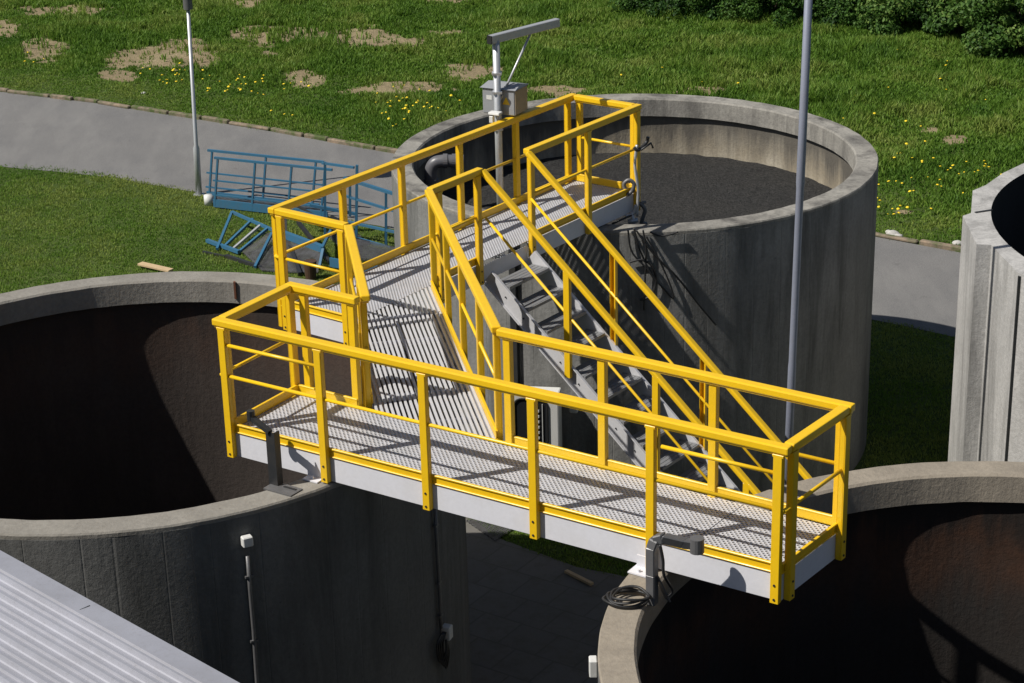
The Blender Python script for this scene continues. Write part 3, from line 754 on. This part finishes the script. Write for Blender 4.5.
def conduit(pts, c, R, label, bx=None, sz=(.09, .07, .09), mat='worn_steel', r=.017, off=.03):
    P = [onwall(u, v, c, R, off) for u, v in pts]
    t = empty('conduit', P[-1], label, 'conduit')
    bm = B(); tube(bm, P, r, 10); obj('pipe', bm, M[mat], t, True)
    q = onwall(*bx, c, R, .045); n = V((q.x-c[0], q.y-c[1], 0)).normalized(); s = Z.cross(n)
    bm = B(); box(bm, q, s, n, Z, *sz); obj('junction_box', bm, M['white'], t, bevel=.008)
    bm = B()
    for f in (.15, .55, .85):
        k = f*(len(P)-1); a = P[int(k)].lerp(P[min(int(k)+1, len(P)-1)], k-int(k)); box(bm, a, s, n, Z, .07, .03, .02)
    pieces('clip', bm, M[mat], t)
    return t
conduit([(247.5, 556), (250, 590), (253.5, 630), (257, 683), (262, 760)], TA, 3.212, 'thin conduit with a small pale box below the rim of the left tank', (247, 541))
conduit([(435, 505), (437, 550), (440, 600), (441, 628)], TA, 3.212, 'conduit from the walkway to a box near the right side of the left tank', (447, 632), (.09, .09, .14), 'worn_steel')
bm = B()
for k in range(4):
    tube(bm, curve_pts([onwall(443+k, 632, TA, 3.212, .05+.01*k), onwall(437+2*k, 645, TA, 3.212, .07), onwall(440+2*k, 662+2*k, TA, 3.212, .05), onwall(446+k, 652, TA, 3.212, .08), onwall(446, 640, TA, 3.212, .07)], 6), .010, 7)
o = obj('cable_bundle', bm, M['rubber'], None, True); tag(o, 'tangled black cables hanging under the box on the left tank wall', 'cables')
# little socket on the outside of the front right tank, red-brown peg inside the left tank rim
q = onwall(598, 660, TC, 3.234, .03); bm = B(); box(bm, V((TC[0]-3.234-.03, q.y+.45, ZT-.10)), X, Y, Z, .06, .09, .14)
o = obj('junction_box', bm, M['white'], None, bevel=.008); tag(o, 'small pale socket box on the outer left side of the front right tank', 'box')
q = at_y(234.5, 288, TA[1]+2.8); q.y = TA[1]+sqrt(2.92**2-(q.x-TA[0])**2)-.012; bm = B(); box(bm, V((q.x, q.y, ZT-.10)), X, Y, Z, .022, .03, .2)
o = obj('steel_peg', bm, M['rust'], None); tag(o, 'rusty steel peg on the inner face of the left tank rim', 'peg')
bm = B(); c = at_y(382, 380, 16.9)
q = onwall(324, 375, TA, 3.0, 0)
pp = []
for j in range(13):
    a = -pi*.5+pi*j/12; pp.append(V((-1.45, 17.2, -.75))+V((cos(a)*.1, 0, sin(a)*.28)))
tube(bm, pp, .03, 10); o = obj('hose', bm, M['rubber'], None, True); tag(o, 'black bent hose below the walkway inside the left tank', 'hose')

# ------------------------------------------------------------------ cabinet, dark strip and clutter below the staircase
cf = V((.28, 22.12, 0)); fx, fy = V((.985, -.17, 0)), V((.17, .985, 0))
def cabz(v): return at_y(528, v, 22.12).z
zt2 = cabz(392)
cw = .62
cab = empty('equipment_cabinet', V((cf.x, cf.y, zt2-.84)), 'pale grey cabinet with a round-cornered window on the tank wall below the stairs', 'cabinet')
cl_ = at_y(508, 420, 22.12); cc = V((cl_.x, 22.12, 0))+fx*(cw/2)
bm = B(); box(bm, cc+fy*.12+Z*(zt2-.42), fx, fy, Z, cw, .24, .84); obj('body', bm, M['white'], cab, bevel=.02, seg=2)
bm = B(); pts = []
w_, h_, r_ = .40, .62, .09; zc = zt2-.07-h_/2
for ox, oz, a0 in ((w_/2-r_, h_/2-r_, 0), (-w_/2+r_, h_/2-r_, 90), (-w_/2+r_, -h_/2+r_, 180), (w_/2-r_, -h_/2+r_, 270)):
    for k in range(7):
        a = R_(a0+k*15); pts.append((ox+cos(a)*r_, oz+sin(a)*r_))
ctr = cc-fx*.03
f_ = [bm.verts.new(ctr-fy*.004+fx*x+Z*(zc+z)) for x, z in pts]; bm.faces.new(f_)
r = bmesh.ops.extrude_face_region(bm, geom=list(bm.faces)); 
for v in r['geom']:
    if isinstance(v, bmesh.types.BMVert): v.co += fy*.02
obj('window', bm, M['glass_dark'], cab)
bm = B(); tube(bm, [ctr-fy*.008+fx*x+Z*(zc+z) for x, z in pts+pts[:1]], .012, 6, False); obj('window_seal', bm, M['rubber'], cab)
bm = B()
for k in range(7): box(bm, ctr-fy*.012+fx*.04+Z*(zc+.16-k*.07), fx, fy, Z, .12, .012, .03)
for k in range(3): box(bm, ctr-fy*.010+fx*(-.0+k*.07)+Z*(zc), fx, fy, Z, .008, .012, .5)
pieces('louvre', bm, M['white'], cab)
# dark vertical strip set on the tank wall
a_, b_ = onwall(514, 305, TB, 3.155, .03), onwall(515, 395, TB, 3.155, .03)
b_ = V((a_.x, a_.y, b_.z)); bm = B(); n = V((a_.x-TB[0], a_.y-TB[1], 0)).normalized()
box(bm, V((a_.x, a_.y, (ZT-.3+ZG)/2)), Z.cross(n), n, Z, .085, .06, ZT-.3-ZG); o = obj('wall_strip', bm, M['darksteel'], None); tag(o, 'dark vertical strip on the sludge tank wall behind the staircase', 'duct')
# hydrant-like white knob and hose on the wall
q = onwall(574, 409, TB, 3.155, .08); bm = B(); n = V((q.x-TB[0], q.y-TB[1], 0)).normalized(); box(bm, q, Z.cross(n), n, Z, .1, .08, .09)
o = obj('wall_knob', bm, M['white'], None, bevel=.02, seg=2); tag(o, 'small pale knob on the sludge tank wall under the stairs', 'lamp')

# ------------------------------------------------------------------ near building with metal roof
ze = .6; e0 = at(240, 683, ze); e1 = at(0, 550, ze); ed = (e1-e0).normalized(); en = Z.cross(ed); en = en if en.y < 0 else -en
s0, s1 = -3.0, (e1-e0).length+3.0
bld = empty('shed', e0+en*2+Z*(ZG-ze), 'low shed with pale ribbed metal roof in the bottom left corner', 'shed')
prof = [(0, -.10), (0, 0), (.16, .0), (.17, .018), (.185, .018), (.195, 0)]
x = .215; 
slope = tan(R_(3))
while x < 6:
    prof += [(x, 0), (x+.012, .034), (x+.030, .034), (x+.042, 0), (x+.052, -.006), (x+.092, -.002), (x+.100, .014), (x+.112, .014), (x+.120, -.003)]
    x += .16
bm = B(); ra = [bm.verts.new(e0+ed*s0+en*a+Z*(b+a*slope)) for a, b in prof]; rb_ = [bm.verts.new(e0+ed*s1+en*a+Z*(b+a*slope)) for a, b in prof]
for i in range(len(prof)-1): bm.faces.new((ra[i], ra[i+1], rb_[i+1], rb_[i]))
obj('roof', bm, M['roof'], bld)
bm = B(); k = -2.4
q = at(88, 607, ze)
box(bm, q+en*.07+Z*.004, ed, en, Z, .006, .17, .006)
obj('roof_joint', bm, M['darksteel'], bld)
bm = B(); q0 = e0+ed*s0+en*.12; q1 = e0+ed*s1+en*.12; q2 = q1+en*6; q3 = q0+en*6
prism(bm, [q0, q1, q2, q3], ZG, ze-.03); obj('wall', bm, M['conc_out'], bld)

# ------------------------------------------------------------------ discarded blue gangways on the grass
def bar(bm, a, b, r=.02): beam(bm, a, b, r*2, r*2)
g0, g1 = at(214, 208, ZG), at(328, 221, ZG); gd = (g1-g0).normalized(); off_ = at(207.5, 200, ZG)-g0
gn = Z.cross(gd); gn = gn if gn.y > 0 else -gn
gw = empty('gangway', g0, 'upright blue gangway with railings on both sides lying at the road edge beside the lamp', 'gangway', 'discarded blue gangways')
LG = (g1-g0).length; lean_ = gd*.15
bm = B(); prism(bm, [g0, g0+gd*LG, g0+gd*LG+off_, g0+off_], ZG+.08, ZG+.11); obj('deck', bm, M['wiregrate'], gw)
def gspan(u): return (at(u, 208+(u-214)*.114, ZG)-g0).dot(gd)
for off, ps in ((V((0, 0, 0)), (215, 252, 288, 321)), (off_, (216, 270, 320))):
    bm = B(); a = g0+off; beam(bm, a+Z*.10, a+gd*LG+Z*.10, .03, .15); obj('side_beam', bm, M['blue'], gw)
    bm = B()
    for h in (.98, .54, .26): bar(bm, a+Z*h+lean_*h-gd*.05, a+gd*LG+Z*h+lean_*h, .014 if h < .9 else .021)
    hr = obj('railing', bm, M['blue'], gw)
    for u in ps:
        s_ = gspan(u); bm = B(); bar(bm, a+gd*s_+Z*.05, a+gd*s_+lean_*.98+Z*.98, .017); obj('post', bm, M['blue'], hr)
bm = B(); tube(bm, [g0-gd*.06+off_*.3+Z*.01, g0-gd*.06+off_*.3+Z*.20], .09, 18); obj('end_cap', bm, M['white'], gw, True)

gz = ZG
def gp(u, v, h=.0): return at(u, v, gz+h)
fr = empty('gangway', gp(260, 240), 'overturned blue gangway with bare rungs lying on the lawn beside the left tank', 'gangway', 'discarded blue gangways')
bm = B(); beam(bm, gp(232, 212, .3), gp(275, 231, .3), .04, .05); beam(bm, gp(275, 231, .3), gp(323, 249, .25), .08, .12); obj('side_beam', bm, M['blue'], fr)
bm = B(); bar(bm, gp(207, 240.5, .06), gp(239, 252, .06), .03); obj('rail', bm, M['blue'], fr)
bm = B(); bar(bm, gp(203, 252, .02), gp(232, 258, .02), .02); bar(bm, gp(226, 256, .03), gp(262, 268, .03), .03); obj('rail', bm, M['darksteel'], fr)
for (a, b_) in (((232, 212), (217, 249)), ((253, 219), (225, 246)), ((262, 224), (232, 250)), ((268, 228), (239, 252)), ((272, 233), (255, 267)), ((323, 249), (319, 269)), ((322, 248), (335, 222))):
    bm = B(); bar(bm, gp(*a, .3), gp(*b_, .05), .022); obj('rung', bm, M['blue'] if a[0] != 262 else M['galv'], fr)
bm = B(); P4 = [gp(242, 251, .06), gp(268, 232, .24), gp(322, 252, .2), gp(318, 272, .05), gp(296, 272, .04), gp(262, 270, .04)]
vs = [bm.verts.new(p) for p in P4]; vs2 = [bm.verts.new(p-Z*.02) for p in P4]; bm.faces.new(vs); bm.faces.new(vs2[::-1])
for i in range(6): bm.faces.new((vs[i], vs[(i+1) % 6], vs2[(i+1) % 6], vs2[i]))
obj('grating', bm, M['wiregrate'], fr)
bm = B(); bar(bm, gp(285, 208, .6), gp(286, 236, .2), .025); bar(bm, gp(286, 236, .2), gp(300, 274, .05), .03); bar(bm, gp(298, 222, .4), gp(330, 262, .05), .03); obj('strut', bm, M['darksteel'], fr)

def pst(u, v): return at(u, v, ZG)
c0, c1 = pst(357, 258), pst(415, 266); cdir = (c1-c0).normalized()
g3 = empty('gangway', c0, 'blue gangway railing sloping away behind the yellow walkway towards the sludge tank', 'gangway', 'discarded blue gangways')
yk = (at(385, 247, ZG)).y
bm = B()
def py(u, v): return at_y(u, v, yk - (u-385)*.012)
for (a, b_, r_) in (((322, 163), (354, 167.5), .02), ((344, 178), (404, 197), .026), ((344, 195.5), (404, 214), .02), ((344, 221), (404, 234), .02), ((344, 235), (404, 252), .026)): bar(bm, py(*a), py(*b_), r_)
rl = obj('railing', bm, M['blue'], g3)
for (u, a, b_, mm) in ((386, 193, 246, 'blue'), (398, 193, 248, 'blue'), (356, 165, 262, 'blue'), (350, 182, 216, 'blue'), (325, 162, 240, 'blue')):
    bm = B(); bar(bm, py(u+(1 if u == 356 else 0), a), py(u, b_), .022); obj('post', bm, M[mm], rl)
bm = B(); P4 = [gp(342, 258, .12), gp(350, 238, .12), gp(400, 249, .12), gp(404, 262, .12)]
prism(bm, P4, ZG+.1, ZG+.14); obj('deck', bm, M['wiregrate'], g3)
bm = B(); beam(bm, gp(330, 262, .12), gp(404, 275, .12), .03, .16); obj('side_beam', bm, M['blue'], g3)
for (a, b_, h, r_) in (((300, 212), (345, 226), .4, .03), ((310, 205), (356, 214), .5, .025), ((296, 205), (342, 232), .4, .02), ((330, 218), (352, 228), .5, .045)):
    bm = B(); bar(bm, gp(*a, h), gp(*b_, h-.15), r_); obj('strut', bm, M['darksteel'] if r_ in (.02, .045) else M['blue'], g3)
bm = B(); prism(bm, [gp(326, 236), gp(340, 222), gp(362, 240), gp(356, 268)], ZG+.04, ZG+.07); obj('grating', bm, M['wiregrate'], g3)
bm = B(); c = gp(311, 279); tube(bm, [c, c+Z*.32], [.09, .11], 16); o = obj('bucket', bm, M['soilbox'], None, False); tag(o, 'brown bucket on the grass behind the left tank', 'bucket')

bm = B(); beam(bm, at(140, 263.5, ZG+.07), at(171, 270.5, ZG+.06), .13, .035); o = obj('plank', bm, M['wood'], None, bevel=.003); tag(o, 'pale wooden board on the lawn behind the left tank', 'plank')
bm = B(); beam(bm, at(566, 571, ZG+.04), at(592, 584, ZG+.05), .05, .03); o = obj('plank', bm, M['wood'], None); tag(o, 'thin pale stick standing in for a sliver of sunlight on the paving between the tanks', 'plank')  # added pale strip standing in for a bright sliver of sunlight on the ground
bm = B(); p0, p1, p2, p3 = at(466, 521, ZG+.02), at(492, 517, ZG+.02), at(515, 528, ZG+.02), at(495, 541, ZG+.02)
prism(bm, [p0, p1, p2, p3], ZG+.013, ZG+.035); o = obj('floor_grate', bm, M['wiregrate'], None); tag(o, 'flat metal grate on the sunlit paving by the left tank', 'grate')
for k, (u, v, s) in enumerate(((893, 234, .10), (899, 236, .07), (888, 232, .05), (957, 243, .07), (144, 93, .05))):
    bm = B(); bmesh.ops.create_icosphere(bm, subdivisions=2, radius=s); c = at(u, v, ZG+s*.4)
    for v_ in bm.verts:
        v_.co = V((v_.co.x*1.2, v_.co.y, v_.co.z*.7))*(1+.35*noise.noise(v_.co*9+V((k, 0, 0)))) + c
    o = obj('stone', bm, M['stone'], None); tag(o, ['largest white stone on the kerb between the sludge tank and the right tank', 'smaller white stone right of the largest one on the kerb', 'tiny white stone left of the largest one on the kerb', 'white stone at the foot of the right-hand panel tank', 'pale pebble on the kerb left of the street lamp'][k], 'stone', 'white stones along the kerb')

# ------------------------------------------------------------------ grass
def blades(n, xy, h, wd, tint, lean=.5):
    """each tuft: 4 bent blades made of 2 triangles"""
    K = 4; N = len(xy); tot = N*K
    bx = np.repeat(xy[:, 0], K)+rng.normal(0, .035, tot); by = np.repeat(xy[:, 1], K)+rng.normal(0, .035, tot)
    hh = np.repeat(h, K)*rng.uniform(.6, 1.2, tot); a = rng.uniform(0, 2*pi, tot); la = rng.uniform(0, 2*pi, tot); le = rng.uniform(.1, lean, tot)*hh*1.3
    w_ = np.repeat(wd, K)*rng.uniform(.7, 1.3, tot)/2
    z0 = np.full(tot, ZG-.01) + (fbm(bx, by, .9, 5)-.5)*.26*np.clip((by-ypoly(KERB, bx)-.3)/3, 0, 1)
    lx, ly = np.cos(la)*le, np.sin(la)*le; wx, wy = np.cos(a)*w_, np.sin(a)*w_
    p0 = np.stack([bx-wx, by-wy, z0], 1); p1 = np.stack([bx+wx, by+wy, z0], 1)
    p2 = np.stack([bx+lx*.35+wx*.8, by+ly*.35+wy*.8, z0+hh*.6], 1); p3 = np.stack([bx+lx*.35-wx*.8, by+ly*.35-wy*.8, z0+hh*.6], 1); p4 = np.stack([bx+lx, by+ly, z0+hh], 1)
    co = np.stack([p0, p1, p2, p3, p4], 1).reshape(-1, 3); b = np.arange(tot)*5
    fc = np.concatenate([np.stack([b, b+1, b+2], 1), np.stack([b, b+2, b+3], 1), np.stack([b+3, b+2, b+4], 1)])
    t = np.repeat(np.repeat(tint, K)+rng.normal(0, .12, tot), 5)
    return co, fc, np.clip(t, 0, 1)
def in_view(x, y, pad=40):
    P = np.stack([x, y, np.full_like(x, ZG-CH)], 1); ww = P@np.array(F_); u = 512+FPX*(P@np.array(CR))/ww; v = 341.5-FPX*(P@np.array(CU))/ww
    return (u > -pad) & (u < 1024+pad) & (v > -pad) & (v < 683+pad)
# meadow beyond the kerb
N0 = 330000
x = rng.uniform(-17, 17, N0); y = rng.uniform(27, 60, N0)
k = (y > ypoly(KERB, x)+.12-np.abs(rng.normal(0, .07, len(x)))) & in_view(x, y); x, y = x[k], y[k]
so = soil_map(x, y); k = rng.random(len(x)) > np.clip((so-.22)*1.9, 0, .93); x, y = x[k], y[k]
lush = fbm(x, y, .45, 51); far = np.clip((y-ypoly(KERB, x))/9, 0, 1)
pn = fbm(x, y, 1.6, 71)
h = .035+.045*far+np.clip(lush-.45, 0, 1)*.5*(.25+far)+np.clip(pn-.5, 0, 1)*.5*far+.06*np.clip((y-(50.5-.42*np.clip(x, 0, 20)))/5, 0, 1)*(x > -2)
tint = .50+(fbm(x, y, .8, 61)-.5)*1.1+(pn-.5)*.5-.1*(lush-.5)
co, fc, tt = blades(0, np.stack([x, y], 1), h, np.full(len(x), .022)+.01*far, tint)
o = npmesh('grass', co, fc, M['grass'], ('tint', tt)); tag(o, 'rough green meadow grass beyond the road', 'grass', kind='stuff')
# lawns on the near side
N1 = 190000
x = rng.uniform(-12, 9, N1); y = rng.uniform(19, 41, N1)
edge = ypoly(NEAR, x)-.06+.35*(vnoise(x, x*0, 1.3, 3)-.5)+np.abs(rng.normal(0, .10, len(x)))
k = (y < edge) & in_view(x, y)
for c, R in ((TA, 3.25), (TB, 3.2), (TD, ri+.3)): k &= (x-c[0])**2+(y-c[1])**2 > R*R
pvx = np.array([p[0] for p in pav]); pvy = np.array([p[1] for p in pav]); ins = np.zeros(len(x), bool)
j = len(pav)-1
for i in range(len(pav)):
    cnd = ((pvy[i] > y) != (pvy[j] > y)) & (x < (pvx[j]-pvx[i])*(y-pvy[i])/(pvy[j]-pvy[i]+1e-12)+pvx[i]); ins ^= cnd; j = i
k &= ~ins; x, y = x[k], y[k]
pn = fbm(x, y, 1.4, 81)
co, fc, tt = blades(0, np.stack([x, y], 1), .03+.035*pn, np.full(len(x), .015), .80+(pn-.5)*1.0+(fbm(x, y, .35, 83)-.5)*1.2)
o = npmesh('grass', co, fc, M['grass'], ('tint', tt)); tag(o, 'short lawn grass between the road and the tanks', 'grass', kind='stuff')

# dandelions
def dandelion_mesh():
    bm = B(); lathe(bm, (0, 0), [(0, .0), (.030, .004), (.036, .014), (.022, .026), (0, .030)], 10)
    for f in bm.faces: pass
    me = bpy.data.meshes.new('dandelion'); bm.to_mesh(me); bm.free(); me.materials.append(M['flower']); return me
dm = dandelion_mesh()
spots = []
def cluster(u, v, su, sv, n):
    w_ = 'left of the street lamp' if u < 190 else 'between the street lamp and the davit crane' if u < 480 else 'behind the round sludge tank' if u < 880 else 'between the sludge tank and the right-hand panel tank'
    for _ in range(n): spots.append((random.gauss(u, su), random.gauss(v, sv), w_))
cluster(165, 82, 14, 5, 20); cluster(240, 88, 16, 7, 26); cluster(30, 63, 8, 4, 4); cluster(285, 120, 8, 3, 3); cluster(300, 95, 10, 6, 5)
cluster(400, 108, 10, 8, 20); cluster(425, 112, 8, 5, 10); cluster(388, 125, 4, 5, 5); cluster(455, 105, 3, 2, 2)
cluster(965, 175, 20, 7, 10); cluster(985, 172, 8, 4, 4); cluster(930, 190, 22, 15, 10); cluster(900, 150, 20, 15, 10); cluster(890, 215, 10, 8, 8); cluster(860, 120, 25, 12, 6); cluster(915, 205, 20, 12, 6); cluster(700, 85, 60, 8, 5); cluster(950, 95, 50, 35, 8)
for u, v, w_ in spots:
    p = at(u, v, ZG); 
    if p.y < float(ypoly(KERB, p.x))+.25: continue
    o = bpy.data.objects.new('dandelion', dm); C.objects.link(o); s = random.uniform(.45, .95)
    o.location = (p.x, p.y, ZG+.13+random.uniform(-.03, .05)); o.scale = (s, s, s); o.rotation_euler = (random.uniform(-.4, .4), random.uniform(-.4, .4), 0)
    tag(o, 'tiny yellow dandelion in the meadow '+w_, 'flower', 'dandelions in the meadow')

# ------------------------------------------------------------------ shrubs along the top edge
def shrub(c, rx, ry, hgt, n, mat, label, lsz=.09, seed=0):
    t = empty('shrub', c, label, 'shrub', 'shrubs along the far edge of the meadow')
    r = np.random.default_rng(seed+100)
    nc = 34; ca = r.uniform(0, 2*pi, nc); cr = np.sqrt(r.random(nc)); cz = r.uniform(.08, .95, nc)
    cxx = np.cos(ca)*cr*rx*(1.05-.45*cz); cyy = np.sin(ca)*cr*ry*(1.05-.45*cz); czz = cz*hgt; cs = r.uniform(.12, .48, nc)*min(1.3, rx)
    idx = r.integers(0, nc, n); d = r.normal(0, 1, (n, 3)); d /= np.linalg.norm(d, axis=1)[:, None]; rad = cs[idx]*r.random(n)**.35
    P = np.stack([cxx[idx], cyy[idx], czz[idx]], 1)+d*rad[:, None]*np.array([1, 1, .85]); P[:, 2] = np.maximum(P[:, 2], .02)
    nrm = d+r.normal(0, .55, (n, 3)); nrm[:, 2] += .35; nrm /= np.linalg.norm(nrm, axis=1)[:, None]
    tv = np.cross(nrm, r.normal(0, 1, (n, 3))); tv /= np.linalg.norm(tv, axis=1)[:, None]; bv = np.cross(nrm, tv)
    s = (lsz*r.uniform(.6, 1.3, n))[:, None]
    co = np.stack([P-tv*s*.5, P+bv*s*.28, P+tv*s*.5, P-bv*s*.28], 1).reshape(-1, 3)
    fc = np.arange(n*4).reshape(-1, 4)
    tint = np.repeat(np.clip(.42+r.normal(0, .22, n)+(r.random(nc)[idx]-.5)*.7, 0, 1), 4)
    o = npmesh('foliage', co, fc, mat, ('tint', tint)); o.parent = t
    bm = B()
    for k in range(7):
        a = r.uniform(0, 2*pi); e = V(c)+V((cos(a)*rx*.55, sin(a)*ry*.55, hgt*r.uniform(.5, .85)))
        tube(bm, [V(c)+V((cos(a)*.1, sin(a)*.1, -.05)), V(c).lerp(e, .5)+V((r.uniform(-.1, .1), 0, .1)), e], [.03, .02, .008], 6)
    obj('stems', bm, M['bark'], t, True)
    return t
SH = [(650, 14, 1.0, 1.0), (690, 16, 1.0, 1.2), (728, 15, 1.1, 1.3), (768, 17, 1.1, 1.2), (824, 23, 1.2, 1.5), (860, 24, 1.2, 1.4), (893, 30, 1.1, 1.4), (925, 30, 1.2, 1.7), (958, 36, 1.1, 1.6), (992, 46, 1.2, 1.8), (1030, 56, 1.3, 2.0),
      (795, 0, 1.3, 1.8), (875, 2, 1.4, 2.2), (940, 6, 1.4, 2.4), (1010, 14, 1.4, 2.6), (700, -12, 1.3, 1.6)]
names_ = ['lowest dark shrub at the left end of the hedge on the far meadow edge', 'dark shrub second from the left end of the far hedge', 'leafy shrub left of the tall lamp pole on the far meadow edge', 'dark shrub just left of the tall lamp pole at the top edge',
 'bushy shrub just right of the tall lamp pole at the top edge', 'rounded shrub second to the right of the tall lamp pole', 'mid green shrub in the middle of the right half of the hedge', 'tall shrub above the middle of the right-hand meadow',
 'bright leafed shrub near the top right corner', 'large leafed light green shrub close to the top right corner', 'light green shrub cut by the right edge of the picture',
 'tall back-row shrub behind the lamp pole', 'tall back-row shrub right of the lamp pole', 'tall back-row shrub above the right meadow', 'tallest back-row shrub in the top right corner', 'back-row shrub at the left of the hedge']
for k, (u, v, rx, hh) in enumerate(SH):
    c = at(u, v, ZG); lt = k in (8, 9, 10, 6)
    shrub(c, rx, rx*.9, hh, 15000, M['leaf_light'] if lt else M['leaf'], names_[k], .105 if lt else .08, k)
